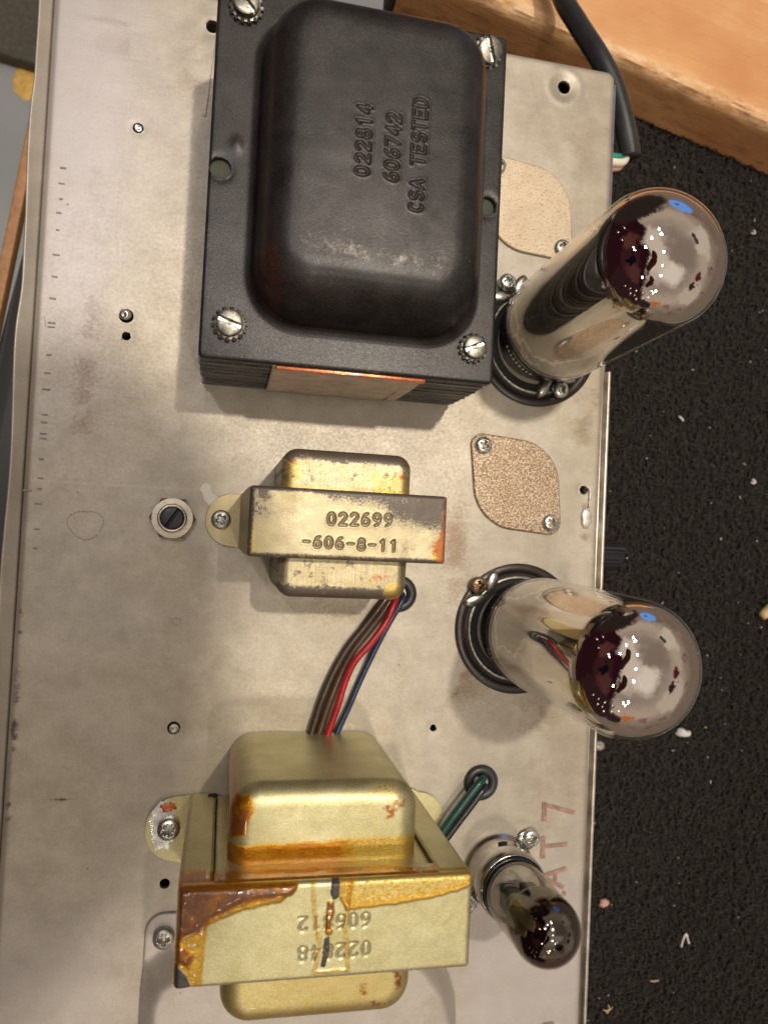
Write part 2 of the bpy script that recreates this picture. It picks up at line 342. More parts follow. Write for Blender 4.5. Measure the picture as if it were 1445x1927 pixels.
# gold-ish lacquered steel for the two smaller transformers with varnish, char and rust masks
def goldmat(name, base, base2, tint=(.55, .28, .02), lines=0.0):
    m_, t, p = new(name); R_, G_, B_, A_ = attr(t)
    fine = noise(t, 1.6, 5, .7); gr = noise(t, 3.6, 2, .65); med = noise(t, .1, 4, .6)
    c = mixc(t, ramp(t, med, .3, .7), base, base2)
    c = mixc(t, mth(t, 'MULTIPLY', ramp(t, gr, .45, .75), .45), c, tuple(min(1, x*1.5) for x in base2))
    c = mixc(t, mth(t, 'MULTIPLY', ramp(t, gr, .55, .3), .25), c, tuple(x*.55 for x in base))
    if lines:
        ln = noise(t, .9, 3, .7, st=(2.6, .06, .06)); c = mixc(t, mth(t, 'MULTIPLY', ramp(t, ln, .45, .7), lines), c, (.22, .18, .12))
    R_ = mth(t, 'ADD', R_, mth(t, 'MULTIPLY', mth(t, 'MULTIPLY', mth(t, 'SUBTRACT', fine, .5), .5), ramp(t, R_, 0, .1)))
    R_ = mth(t, 'ADD', R_, mth(t, 'MULTIPLY', mth(t, 'MULTIPLY', mth(t, 'SUBTRACT', noise(t, .28, 4, .6), .5), 1.3), ramp(t, R_, .3, .55)))
    va = mixc(t, ramp(t, R_, .16, .42), (.56, .37, .045), tint)
    va = mixc(t, ramp(t, R_, .42, .95), va, (.12, .036, .003))
    c = mixc(t, ramp(t, R_, .03, .22), c, va)
    ch = ramp(t, mth(t, 'ADD', mth(t, 'MULTIPLY', fine, .9), mth(t, 'MULTIPLY', G_, .45)), .62, .80)
    c = mixc(t, mth(t, 'MULTIPLY', ch, ramp(t, G_, .03, .5)), c, (.095, .072, .052) if lines or name.endswith('plate') else (.045, .04, .037))
    ru = ramp(t, mth(t, 'ADD', mth(t, 'MULTIPLY', noise(t, .9, 5, .7), .6), mth(t, 'MULTIPLY', B_, .42)), .52, .64)
    c = mixc(t, mth(t, 'MULTIPLY', ru, ramp(t, B_, .03, .4)), c, (.30, .10, .025))
    c = mixc(t, mth(t, 'MULTIPLY', A_, .55), c, (.12, .07, .035))
    wet = ramp(t, R_, .05, .3)
    hb = mth(t, 'ADD', mth(t, 'ADD', mth(t, 'MULTIPLY', gr, .5), mth(t, 'MULTIPLY', fine, .4)), mth(t, 'MULTIPLY', mth(t, 'MULTIPLY', noise(t, .45, 4, .6), ramp(t, R_, .16, .4)), 2.6))
    setp(t, p, col=c, met=mixf(t, mth(t, 'MAXIMUM', ramp(t, G_, .2, .7), ramp(t, R_, .55, .9)), .85, .1), rough=mixf(t, ramp(t, fine, .3, .7), .36, .50), nor=bump(t, hb, .06), coat=mth(t, 'MULTIPLY', wet, .8), cr=.05)
    return m_
M['gold'] = goldmat('gold_lacquered_steel', (.41, .37, .18), (.55, .515, .31), tint=(.46, .17, .005))
M['brass'] = goldmat('worn_brassy_steel', (.30, .25, .13), (.43, .37, .24), lines=.6)
M['brassp'] = goldmat('worn_brassy_plate', (.29, .245, .14), (.41, .355, .235))
m_, t, p = new('speckled_beige_plate'); n = noise(t, .9, 3, .6); n2 = noise(t, .2, 5, .6); R_, G_, B_, A_ = attr(t)
c = mixc(t, ramp(t, n2, .3, .7), (.52, .41, .28), (.60, .50, .37))
n = noise(t, 1.7, 2, .75); c = mixc(t, mth(t, 'MULTIPLY', ramp(t, mth(t, 'ADD', n, mth(t, 'MULTIPLY', R_, .10)), .545, .62), .85), c, (.17, .085, .04))
setp(t, p, col=c, met=.45, rough=.5); M['spk'] = m_
M['zinc'] = simple('zinc_screw', (.62, .62, .58), .27, .95, .25, .5)
M['greyscrew'] = simple('tarnished_screw', (.25, .235, .20), .36, .9, .4, .7)
M['dirtyzinc'] = simple('grey_zinc_screw', (.44, .43, .38), .38, .9, .35, .6)
M['brownscrew'] = simple('brown_screw', (.28, .19, .11), .35, .8, .35, .6)
M['caster_col'] = simple('shadow_caster_maroon', (.16, .05, .05), .8)  # for the unseen rods added to shade the chassis
M['raw'] = simple('brown_rail', (.36, .18, .075), .6)
M['slotm'] = simple('bright_slot', (.95, .93, .88), .35, .95, .1)
M['black_rubber'] = simple('black_rubber', (.028, .030, .032), .38, 0, .2)
M['bakelite'] = simple('black_bakelite', (.012, .011, .010), .22, 0, .2)
M['ring'] = simple('dark_brown_ring', (.022, .013, .009), .33, 0, .3)
M['saddle'] = simple('tinned_saddle', (.42, .40, .36), .3, .95, .25, .2)
M['shield'] = simple('nickel_shield_base', (.50, .48, .45), .16, 1.0, .35, .12, bmp=.05)
M['white'] = simple('white_print', (.75, .75, .72), .5)
M['paper'] = simple('varnished_paper', (.56, .42, .29), .5, 0, .22, .25, coat=.2)
M['copper'] = simple('orange_tape', (.42, .10, .018), .25, .3, .35, .3, coat=.5)
M['fish'] = simple('green_grey_fibre', (.045, .05, .028), .7, 0, .2)
M['nylon'] = simple('milky_nylon', (.74, .70, .60), .3, 0, .1, sss=.0, tr=.1)
M['nut'] = simple('nickel_nut', (.50, .45, .36), .33, .95, .12, .3)
M['blackshaft'] = simple('black_shaft', (.03, .03, .032), .4, .2, .3)
for k, c_ in dict(wbrown=(.05, .030, .019), wbrown2=(.085, .045, .025), wred=(.36, .012, .018), wblue=(.020, .035, .075), wgreen=(.008, .055, .042), wblack=(.018, .018, .018), wwhite=(.75, .68, .56), wteal=(.02, .25, .19)).items():
    M[k] = simple('wire_'+k[1:], c_, .3, 0, .15, .3)
M['cord'] = simple('black_cord_jacket', (.022, .022, .024), .33, 0, .2, .2)
M['mark'] = simple('faded_marker_ink', (.31, .185, .155), .6, .2, .35, .5)
M['tick'] = simple('grey_ink', (.27, .23, .21), .6, .2, .2)
M['lint'] = simple('white_lint', (.62, .60, .58), .8); M['straw'] = simple('pale_wood_bit', (.62, .44, .25), .6); M['pinkbit'] = simple('pink_bit', (.55, .33, .25), .7)
M['blob'] = simple('dull_solder', (.62, .57, .52), .4, .6, .25, .4)
M['knob'] = simple('blue_black_knob', (.004, .005, .009), .6); M['toggle'] = simple('toggle_chrome', (.62, .57, .52), .2, .9)
# tube glass and mirror
def thinfres(t, f0):
    g = nd(t, 'ShaderNodeNewGeometry'); d = nd(t, 'ShaderNodeVectorMath', {0: g.outputs['Normal'], 1: g.outputs['Incoming']}, operation='DOT_PRODUCT').outputs['Value']
    return mth(t, 'ADD', f0, mth(t, 'MULTIPLY', mth(t, 'POWER', mth(t, 'SUBTRACT', 1.0, mth(t, 'ABSOLUTE', d), clamp=True), 5.0), 1-f0))
m_, t, p = new('silvered_coating'); n = noise(t, .05, 3, .5); co = nd(t, 'ShaderNodeTexCoord').outputs['Object']
zz = nd(t, 'ShaderNodeSeparateXYZ', {0: co}).outputs[2]
vv = nd(t, 'ShaderNodeTexVoronoi', {'Vector': nd(t, 'ShaderNodeMapping', {0: nd(t, 'ShaderNodeVectorMath', {0: co, 1: nd(t, 'ShaderNodeVectorMath', {0: noise(t, .12, 3, out='Color'), 3: .012}, operation='SCALE').outputs[0]}, operation='ADD').outputs[0], 3: (1, 1, .55)}).outputs[0], 'Scale': 62.0}, feature='DISTANCE_TO_EDGE')
lowm = ramp(t, mth(t, 'ADD', zz, mth(t, 'MULTIPLY', noise(t, .08, 2), .012)), .056, .044)
edge = mth(t, 'MULTIPLY', mth(t, 'SUBTRACT', 1.0, ramp(t, vv.outputs['Distance'], .0, .035)), lowm)
c = mixc(t, ramp(t, n, .3, .7), (.84, .79, .75), (.92, .87, .82))
c = mixc(t, mth(t, 'MULTIPLY', lowm, .85), c, (.29, .265, .24))
c = mixc(t, mth(t, 'MULTIPLY', edge, .65), c, (.86, .80, .72))
setp(t, p, col=c, met=mixf(t, lowm, 1.0, .88), rough=mixf(t, lowm, .012, .07)); M['silver'] = m_
m_, t, p = new('thin_clear_glass'); t.nodes.remove(p)
fr = thinfres(t, .045)
mx = nd(t, 'ShaderNodeMixShader', {0: fr, 1: nd(t, 'ShaderNodeBsdfTransparent', {0: (.93, .92, .90, 1)}).outputs[0], 2: nd(t, 'ShaderNodeBsdfGlossy', {0: (1, 1, 1, 1), 'Roughness': .01}).outputs[0]})
t.links.new(mx.outputs[0], [n for n in t.nodes if n.type == 'OUTPUT_MATERIAL'][0].inputs[0]); M['glass'] = m_
m_, t, p = new('smoky_glass'); t.nodes.remove(p)
fr = thinfres(t, .06)
mx = nd(t, 'ShaderNodeMixShader', {0: mth(t, 'ADD', fr, .06), 1: nd(t, 'ShaderNodeBsdfTransparent', {0: (.74, .72, .69, 1)}).outputs[0], 2: nd(t, 'ShaderNodeBsdfGlossy', {0: (.9, .86, .8, 1), 'Roughness': .03}).outputs[0]})
t.links.new(mx.outputs[0], [n for n in t.nodes if n.type == 'OUTPUT_MATERIAL'][0].inputs[0]); M['smoke'] = m_
M['getter'] = simple('dark_getter_flash', (.16, .13, .105), .04, 1.0, .25, .08, bmp=0)
M['anode'] = simple('grey_anode', (.10, .095, .09), .45, .6)
M['mica'] = simple('mica_disc', (.55, .5, .42), .3)
# carpet
m_, t, p = new('black_carpet'); n = noise(t, .5, 5, .7); n2 = noise(t, .03, 3)
c = mixc(t, ramp(t, n, .35, .75), (.008, .007, .006), (.040, .034, .028)); setp(t, p, col=c, rough=.95, spec=.15, nor=bump(t, noise(t, 2.0, 3), .3)); M['carpet'] = m_
m_, t, p = new('carpet_yarn'); n = noise(t, .25, 4, .7)
c = mixc(t, ramp(t, n, .3, .75), (.010, .0085, .007), (.048, .041, .034)); setp(t, p, col=c, rough=.85, spec=.2, sheen=.2); M['yarn'] = m_
# wood
m_, t, p = new('pine_wood'); co = nd(t, 'ShaderNodeTexCoord').outputs['Object']; R_, G_, B_, A_ = attr(t)
g = noise(t, .12, 6, .6, st=(.10, 1, 1), dist=.4); g2 = noise(t, 1.2, 4, .7, st=(.06, 1, 1)); big = noise(t, .02, 3)
c = mixc(t, ramp(t, g, .3, .7), (.66, .33, .125), (.80, .465, .215)); c = mixc(t, mth(t, 'MULTIPLY', ramp(t, g2, .5, .75), .4), c, (.42, .18, .08))
c = mixc(t, ramp(t, big, .4, .7), c, (.60, .27, .10)); c = mixc(t, mth(t, 'MULTIPLY', R_, ramp(t, noise(t, .35, 5, .7, st=(.35, 1, 1)), .4, .65)), c, (.88, .64, .38))
c = mixc(t, mth(t, 'MULTIPLY', G_, ramp(t, noise(t, .25, 5, .7, st=(.25, 1, 1)), .5, .68)), c, (.33, .16, .08))
setp(t, p, col=c, rough=.55, nor=bump(t, mth(t, 'ADD', g2, mth(t, 'MULTIPLY', noise(t, .4, 4, .7, st=(.3, 1, 1)), mth(t, 'ADD', R_, mth(t, 'MULTIPLY', G_, .4)))), .35)); M['wood'] = m_
m_, t, p = new('grey_blue_sheet'); n = noise(t, .02, 4, .6); n2 = noise(t, .008, 3); c = mixc(t, ramp(t, n2, .3, .7), (.26, .29, .31), (.33, .35, .36)); c = mixc(t, ramp(t, n, .56, .66), c, (.33, .27, .18)); setp(t, p, col=c, rough=.7); M['sheet'] = m_
M['yellow'] = simple('yellow_patch', (.72, .45, .11), .6); M['blackthing'] = simple('black_plastic', (.012, .011, .010), .5); M['olive'] = simple('olive_cloth', (.085, .078, .058), .9)
# ------------------------------------------------------------------ chassis
ch = Th('amplifier_chassis', 'long dull plated steel chassis carrying all the transformers and tubes', 'chassis', (30, 0, -88))
HOLES = [(-34.6, 128.6, 1.75), (-34.8, 66.9, 2.3), (-34.4, 60.4, 1.5), (-12.9, -65.0, 2.1), (73.9, -65.6, 1.3), (-13.0, -114.6, 1.65), (113.0, 168.1, 2.4), (126.8, 20.2, 1.7), (-13.0, 166.3, 2.2)]
x0, x1, y0, y1 = -62.6, 133.6, -200, 177.5
def chz(d, x, y):
    z = arcprof(d, 2.4)
    z = z-.55*np.exp(-((np.hypot(x-113, y-168.1)-2.4)/2.2)**2)*(1)+.25*np.exp(-((np.hypot(x-113, y-168.1)-6.2)/1.2)**2)
    z = z+(fbm(x, y, 40, 3, 3)-.5)*.5*sst(d, 0, 12)
    for (hx, hy, hr) in HOLES: z = z-(.15*np.exp(-((np.hypot(x-hx, y-hy)-hr)/.9)**2))
    g = np.hypot((x+15)/9, (y-161)/13); z = z+.35*sst(1-g, 0, .5)*fbm(x, y, 4, 9)    # clear glue puddle
    return z
v, f, dd = shell((x0+x1)/2, (y0+y1)/2, (x1-x0)/2, (y1-y0)/2, 3.5, chz, -4, .85, 2.4)
X, Y = v[:, 0].copy(), v[:, 1].copy(); keep = np.ones(len(f), bool)
for (hx, hy, hr) in HOLES:
    r = np.hypot(X-hx, Y-hy); inside = r < hr; keep &= ~inside[f].all(1)
    k = inside.nonzero()[0]
    a = np.arctan2(Y[k]-hy, X[k]-hx); v[k, 0] = hx+hr*np.cos(a); v[k, 1] = hy+hr*np.sin(a)
f = f[keep]
n1 = fbm(X, Y, 14, 21); n2 = fbm(X, Y, 5, 22, 5)
def G(cx, cy, sx, sy): return np.exp(-(((X-cx)/sx)**2+((Y-cy)/sy)**2))
Rm = 1.0*G(-25, 155, 34, 12)*sst(n1, .3, .6)+.85*G(-46, 60, 5, 75)*sst(n2, .42, .62)+.95*G(80, -48, 22, 13)*sst(n1, .3, .6)+.8*G(80, -8, 8, 22)*sst(n1, .25, .6)+.75*G(125, 45, 6, 18)*sst(n2, .3, .6)+.5*G(119, 140, 12, 30)*sst(n2, .4, .6)+.5*G(25, 150, 40, 15)+.6*G(40, -26, 26, 5)*sst(n1, .3, .5)+.7*G(112, -62, 14, 9)*sst(n2, .35, .55)+.4*G(75, 15, 8, 20)+.5*G(-28, -145, 14, 18)*sst(n1, .4, .6)+.9*G(128, 3, 2.2, 2.0)+.9*G(127.5, 14, 2.2, 2.0)
Gm = .8*G(-46, 162, 12, 1.6)+.5*G(-47, 112, 4, 12)*sst(n2, .45, .6)+.5*G(-50, 78, 4, 14)*sst(n2, .45, .6)+.6*G(-61, -30, 1.6, 10)*sst(n2, .4, .6)+.8*G(-60.5, -75, 1.8, 40)*sst(n2, .45, .65)+.5*G(130, 60, 4, 60)*sst(n2, .5, .7)+.9*G(-45.5, -87, 4, .8)+.45*G(113, 166, 9, 7)*sst(n2, .35, .6)
Bm = .9*np.exp(-((X+52)/13)**2)*sst(Y, 10, 90)+.4*sst(Y, 60, 120)*sst(-X, 0, 40)+.8*sst(-Y, 95, 150)*sst(X, 70, 100)+.5*sst(-Y, 110, 150)*sst(-X, 0, 40)  # cool light on the left strip and bottom, tinted into the panel colour
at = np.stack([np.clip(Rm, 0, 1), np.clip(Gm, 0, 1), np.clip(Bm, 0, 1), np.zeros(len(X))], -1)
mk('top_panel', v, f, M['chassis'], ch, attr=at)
for (hx, hy, hr) in HOLES:
    mk('hole_rim', MB().lathe([(hr+.02, -.35), (hr+.02, -1.7)], (hx, hy, 0), 28).v, MB().lathe([(hr, 0), (hr, -1.7)], n=28).f, M['edge'], ch)
dk = MB(); dk.box(-61, 132, -199, 176, -10.6, -10)
dk.build('inner_shadow_board', M['dark_in'], ch)
b = MB(); b.box(133.7, 134.9, -200, 174, -84, -2.6); b.build('front_wall', M['edge'], ch)
b = MB(); b.box(-62.4, 133.4, 176.2, 177.4, -84, -4.05); b.build('end_wall', M['edge'], ch)
# return lip along the left, slightly wavy with a bright rolled edge
ys = np.linspace(-200, 190, 240); wob = -67.2+.35*np.sin(ys*.09)+.5*np.exp(-((ys-72)/9)**2)-.3*np.exp(-((ys-60)/14)**2)+.3*np.exp(-((ys-140)/6)**2)
vv_ = []; 
for xo, zo in ((0, -8), (0, -.2), (.25, .25), (.8, .25), (1.0, -.3), (3.9, -.5), (4.3, -1.3), (4.3, -8)):
    for y_, w_ in zip(ys, wob): vv_.append(((w_ if xo < 2 else -67.2)+xo, y_, zo-.4))
nn = len(ys); ff = [(i*nn+j, i*nn+j+1, (i+1)*nn+j+1, (i+1)*nn+j) for i in range(7) for j in range(nn-1)]
mk('return_lip', vv_, ff, M['chassis'], ch, attr=np.tile([.15, .25, .3, 0], (len(vv_), 1)))
b = MB(); b.box(-67.2, -62.8, -200, 176, -84, -8.5); b.build('rear_wall', M['edge'], ch)
b = MB(); b.box(135.5, 136.7, -200, 65, -84, -1.2, .4); b.build('front_flange', M['edge'], ch)
b = MB(); b.box(134.9, 135.5, -200, 64, -84, -5.5); b.build('flange_gap', M['dark_in'], ch)
# faded felt-pen letters, written sideways by the small tube
def strip(mb, a, b_, w, z=.32, z2=None):
    a = np.array(a); b_ = np.array(b_); d = (b_-a)/np.linalg.norm(b_-a); n = np.array([-d[1], d[0]])*w/2; K = 5
    for k in range(K):
        p0 = a+(b_-a)*k/K; p1 = a+(b_-a)*(k+1)/K
        mb.add([(*(p0-n), z), (*(p1-n), z), (*(p1+n), z), (*(p0+n), z)], [(0, 1, 2, 3)])
mb = {}
for i, (a, b_, w_) in enumerate([((116.3, -92.2), (116.4, -98.9), 1.7), ((116.3, -93), (128, -96.3), 1.5), ((116.3, -104.3), (116.4, -112), 1.7), ((116.5, -107.8), (125.8, -107.4), 1.4), ((116.6, -118.3), (125.7, -116.0), 1.5), ((116.8, -118.6), (125, -122.7), 1.5), ((121.5, -117), (121.6, -121), 1.3), ((124.6, -124.6), (125.9, -124.9), 1.4), ((119.2, -170.6), (123.2, -170.4), 1.5)]): strip(mb.setdefault((0, 0, 1, 1, 2, 2, 2, 3, 4)[i], MB()), a, b_, w_, .30+.006*i)
for q in mb.values(): q.build('felt_pen_letter', M['mark'], ch, smooth=False)
mb = MB(); tz = .26
for (px, py, l_) in [(-56.9, 97.5, 1.6), (-56.9, 84, 2.2), (-57, 62.2, 2.2), (-57, 60.9, 2.2), (-57.2, 52, 1.6), (-57.3, 41, 2.4), (-57.4, 27, 2.0), (-57.4, 25.5, 2.0), (-57.5, 13, 1.7), (-57.6, 5, 2.2), (-57.6, -3, 1.7), (-56.9, 92, 1), (-57, 77, 1.8), (-57.1, 70, 2), (-57.3, 46.2, 2), (-57.3, 33, 1.8), (-57.4, 30.6, 1.8), (-57.5, 19, 1.4), (-57.5, 9.6, 1.4), (-57.7, -9, 1.2), (-61, 9, 2.6), (-56.6, 107, 1.8), (-56.4, 112, 1.8), (-56.5, 102, 1.2)]:
    strip(mb, (px-l_/2, py), (px+l_/2, py), .42+.2*random.random(), tz)
strip(mb, (-62.2+3, 64), (-58.6, 60.6), .12, tz); strip(mb, (-11.6, 165), (-13.6, 136), .22, tz+.3); strip(mb, (-13.6, 136), (-15, 136.2), .2, tz+.31)
mb.build('ink_tick_marks', M['tick'], ch, smooth=False)['kind'] = 'stuff'
mb = MB()
for cx, cy, r in ((-43.3, -.8, 5.3), (-13.9, -30.8, 1.4)):
    for k in range(26):
        a0 = 2*math.pi*k/26; a1 = 2*math.pi*(k+.8)/26; rr = r*(1+.08*math.sin(3*a0))
        if random.random() < .85: strip(mb, (cx+rr*math.cos(a0), cy+rr*.85*math.sin(a0)), (cx+rr*math.cos(a1), cy+rr*.85*math.sin(a1)), .16, .28)
mb.build('ring_stain', M['tick'], ch, smooth=False)['kind'] = 'stuff'
# solder blob closing a rivet hole near the right edge
def jag(cx, cy, rx, ry, z0, z1, n=28, k=.12, seed=1):
    r_ = random.Random(seed); v = [(cx, cy, z1)]; f = []
    ring = [1+k*(r_.random()-.5)*2 for _ in range(n)]
    for q, zz_ in ((.55, z1*.95+z0*.05), (.85, z1*.7+z0*.3), (1, z0)):
        for j in range(n):
            a = 2*math.pi*j/n; v.append((cx+rx*q*ring[j]*math.cos(a), cy+ry*q*ring[j]*math.sin(a), zz_))
    for j in range(n): f.append((0, 1+j, 1+(j+1) % n))
    for i in range(2):
        for j in range(n): f.append((1+i*n+j, 1+(i+1)*n+j, 1+(i+1)*n+(j+1) % n, 1+i*n+(j+1) % n))
    return v, f
tag(mk('solder_blob', *jag(128.3, 10, 2.2, 3.9, .1, .75, seed=3), M['blob'], org=(128.3, 10, 0)), 'pale oval solder blob with burnt rim near the right edge of the chassis', 'solder')
b = MB(); b.tube(spline([(127.6, 20.9, -2), (128.6, 20.6, .3), (129, 18, .6), (128.8, 13.6, .6)], 5), .22, 8)
tag(b.build('bare_wire', M['zinc'], org=(128.6, 17, 0)), 'short bare wire hooked out of the small hole above the pale solder blob', 'wire')
# ------------------------------------------------------------------ screws
def headmesh(R, hgt, cross=None, slot=None, dome=1.0, n=34):
    a = np.linspace(-1, 1, n+1); X, Y = np.meshgrid(a, a); mxx = np.maximum(abs(X), abs(Y)); l = np.hypot(X, Y)
    k = np.where(l > 0, mxx/np.maximum(l, 1e-9), 0); x = X*k*R; y = Y*k*R; r = np.hypot(x, y)/R
    z = hgt*(.45+.55*np.sqrt(np.clip(1-(r*.98)**2.4, 0, 1))*dome+.55*(1-dome))
    if cross:
        w_, L_ = cross; q = np.minimum(np.where(abs(x) < L_, abs(y), 9), np.where(abs(y) < L_, abs(x), 9))
        z = z-(hgt*1.0)*np.clip(1-(q-w_*.6)/(w_*.6), 0, 1)*np.clip((L_*1.02-np.maximum(abs(x), abs(y)))/(L_*.35), 0, 1)
    if slot: z = z-(hgt*.45)*np.clip(1-(abs(y)-slot*.7)/(slot*.5), 0, 1)
    v = np.stack([x, y, z], -1).reshape(-1, 3); idx = np.arange((n+1)**2).reshape(n+1, n+1)
    f = np.stack([idx[:-1, :-1], idx[:-1, 1:], idx[1:, 1:], idx[1:, :-1]], -1).reshape(-1, 4)
    ring = np.concatenate([idx[0, :], idx[1:, -1], idx[-1, -2::-1], idx[-2:0:-1, 0]]); sk = v[ring].copy(); sk[:, 2] = 0
    n0 = len(v); v = np.vstack([v, sk]); m2 = len(ring); i = np.arange(m2)
    return v, np.vstack([f, np.stack([ring[i], n0+i, n0+(i+1) % m2, ring[(i+1) % m2]], -1)])
def xf(v, c, rz, tilt=(0, 0)):
    Mx = Matrix.Rotation(tilt[0], 3, 'X') @ Matrix.Rotation(tilt[1], 3, 'Y') @ Matrix.Rotation(rz, 3, 'Z')
    return np.array(v) @ np.array(Mx).T+np.array(c)
def phillips(par, c, R=2.9, mat='zinc', rz=.3, h=2.0, name='screw'):
    v, f = headmesh(R, h, cross=(.55*R/2.9, 1.65*R/2.9)); return mk(name, xf(v, c, rz), f, M[mat], par, sharp=50)
def slotted(par, c, rz, R=3.6, tilt=(0, 0)):
    v, f = headmesh(R, 2.6, slot=.55, dome=.45); s = mk('screw', xf(v, c, rz, tilt), f, M['greyscrew'], par, sharp=40)
    b = MB(); b.box(-R*.88, R*.88, -.42, .42, 1.15, 1.42)
    mk('screw_slot', xf(b.v, c, rz, tilt), b.f, M['slotm'], par, smooth=False, sub=s)
    b = MB(); b.lathe([(R*.9, -.9), (R*1.13, -.9), (R*1.16, -.3), (R*.9, 0)], n=32)
    for k in range(14):
        a = 2*math.pi*k/14; Mx = Matrix.Rotation(a, 4, 'Z') @ Matrix.Translation((R*1.2, 0, -.3)) @ Matrix.Rotation(.55, 4, 'X')
        b.box(-.55, .5, -.42, .42, -.45, .45, .12, M=Mx)
    mk('lock_washer', xf(b.v, c, rz, tilt), b.f, M['greyscrew'], par, sub=s, sharp=40); return s
# ------------------------------------------------------------------ power transformer
pt = Th('power_transformer', 'big black lacquered power transformer with domed top stamped CSA TESTED', 'transformer', (32.5, 98.6, 0))
ZP = 43
b = MB(); k = 0; r_ = random.Random(4); z_ = 2.2
b.box(-7.5, 72.5, 48.6, 148.6, .4, 2.0)
while z_ < ZP-2.0:
    j = (r_.random()-.5)*.9; j2 = (r_.random()-.5)*1.0
    b.box(-9.6+j, 74.4+j2, 46.7+(r_.random()-.5)*.7, 150.8, z_, z_+.62); z_ += .92
b.box(-8.6, 73.4, 47.6, 150, 2.2, ZP-1.6)
o = b.build('lamination_stack', M['lam'], pt, smooth=False); o['kind'] = 'stuff'
def ptz(d, x, y):
    z = ZP+arcprof(d, 1.0)
    for (hx, hy) in ((-6.6, 98.9), (70.5, 99.1)): z = z-.25*np.exp(-((np.hypot(x-hx, y-hy)-3.0)/1.0)**2)
    z = z+.5*np.exp(-(((x+2.5)/1.6)**2+((y-106)/2.2)**2))
    return z
v, f, dd = shell(32.5, 98.6, 42.35, 52.4, 1.6, ptz, ZP-1.5, .7, 1.0)
X, Y = v[:, 0].copy(), v[:, 1].copy(); keep = np.ones(len(f), bool)
for (hx, hy, hr) in ((-6.6, 98.9, 2.95), (70.5, 99.1, 2.75)):
    r = np.hypot(X-hx, Y-hy); ins = r < hr; keep &= ~ins[f].all(1); q = ins.nonzero()[0]; a = np.arctan2(Y[q]-hy, X[q]-hx); v[q, 0] = hx+hr*np.cos(a); v[q, 1] = hy+hr*np.sin(a)
f = f[keep]
wear = .75*G(30, 50, 22, 3.2)*fbm(X, Y, 3, 5)+.10*sst(fbm(X, Y, 10, 6), .55, .75)+.5*sst(1.2-dd, 0, 1)*fbm(X, Y, 2, 8)
at = np.stack([np.clip(wear, 0, 1), 0*X, .45*sst(fbm(X, Y, 12, 2), .5, .7), 0*X], -1)
mk('cover_flange', v, f, M['lacquer'], pt, attr=at)
for (hx, hy, hr) in ((-6.6, 98.9, 2.95), (70.5, 99.1, 2.75)):
    b = MB(); b.lathe([(hr+.02, ZP-.1), (hr+.02, ZP-2.4)], (hx, hy, 0), 32); b.build('hole_rim', M['lacquer'], pt)
    b = MB(); b.lathe([(hr+.3, -1.55), (hr*.95, -1.5), (.01, -1.42)], (hx, hy, ZP), 32); b.build('fibre_plug', M['fish'], pt)
TX = strokes('022814', (29.5, 94.0), (0, 3.28), (-1, 0), 3.7)+strokes('606742', (37.3, 93.6), (0, 3.12), (-1, 0), 3.7)+strokes('CSA TESTED', (44.3, 86.6), (0, 3.1), (-1, 0), 3.7)
bx0, bx1, by0, by1 = 3.4, 66.4, 57.0, 143.6; HB = 19.5
def bellz(d, x, y):
    ed = 11+6*sst(-y, -78, -56)+0*x          # the near shoulder is softer
    u = np.clip(d/ed, 0, 1); z = HB*(1-(1-u)**2.7)**(1/2.2)
    z = z+.5*np.sin(np.clip((x-bx0)/(bx1-bx0), 0, 1)*np.pi)*np.sin(np.clip((y-by0)/(by1-by0), 0, 1)*np.pi)
    z = z+(fbm(x, y, 16, 31, 3)-.5)*.35*sst(d, 2, 10)
    D = sdist(x, y, TX); return ZP+z-.42*np.clip(1-D/.44, 0, 1)**.7+.06*np.exp(-((D-.75)/.25)**2)
v, f, dd = shell((bx0+bx1)/2, (by0+by1)/2, (bx1-bx0)/2, (by1-by0)/2, 15, bellz, ZP-.3, .24, 14)
X, Y = v[:, 0], v[:, 1]; D = sdist(X, Y, TX)
wear = .50*np.exp(-((Y-72.5-3.0*(fbm(X, Y, 14, 77)-.5))/5.0)**2)*sst(X, 8, 18)*sst(-X, -62, -52)*(.45+fbm(X, Y, 4, 3)) + .15*np.exp(-((Y-86)/13)**2)*sst(fbm(X, Y, 8, 4), .35, .7)+.35*G(42, 133, 16, 2.5)*fbm(X, Y, 3, 2)+.12*sst(fbm(X, Y, 18, 44), .5, .7)
wear = wear+.35*np.exp(-(np.abs(Y-101.3)/.35)**2)*sst(X, 12, 14)*sst(-X, -30, -20)*sst(fbm(X, Y, 3, 14), .3, .6)
ru = .8*sst(9-(X-bx0), 0, 7)+.7*G(9, 66, 9, 8)+.6*sst(9-(bx1-X), 0, 8)*.7+.8*sst(9-(by1-Y), 0, 7)+.5*sst(12-(Y-by0), 0, 12)
at = np.stack([np.clip(wear, 0, 1), 0*X, np.clip(ru, 0, 1)*.75, np.clip(1-D/.55, 0, 1)], -1)
mk('domed_cover', v, f, M['lacquer'], pt, attr=at)
# concave foot fillet round the dome
b = MB(); P0 = [];
v, f, dd = shell((bx0+bx1)/2, (by0+by1)/2, (bx1-bx0)/2+3.0, (by1-by0)/2+3.0, 17, lambda d, x, y: ZP+.05+3.2*(np.clip(d/4.2, 0, 1))**2.4, None, 1.2, 5)
keep = (dd[f] < 5).any(1); mk('foot_fillet', v, f[keep], M['lacquer'], pt, attr=np.tile([.02, 0, .3, 0], (len(v), 1)))
slotted(pt, (-2.1, 144.7, ZP+1.0), -.85); slotted(pt, (68.3, 144.6, ZP+1.2), 1.95, tilt=(.25, .1)); slotted(pt, (-1.9, 55.8, ZP+1.0), -.32); slotted(pt, (67.9, 56.1, ZP+1.0), .42, R=3.3)
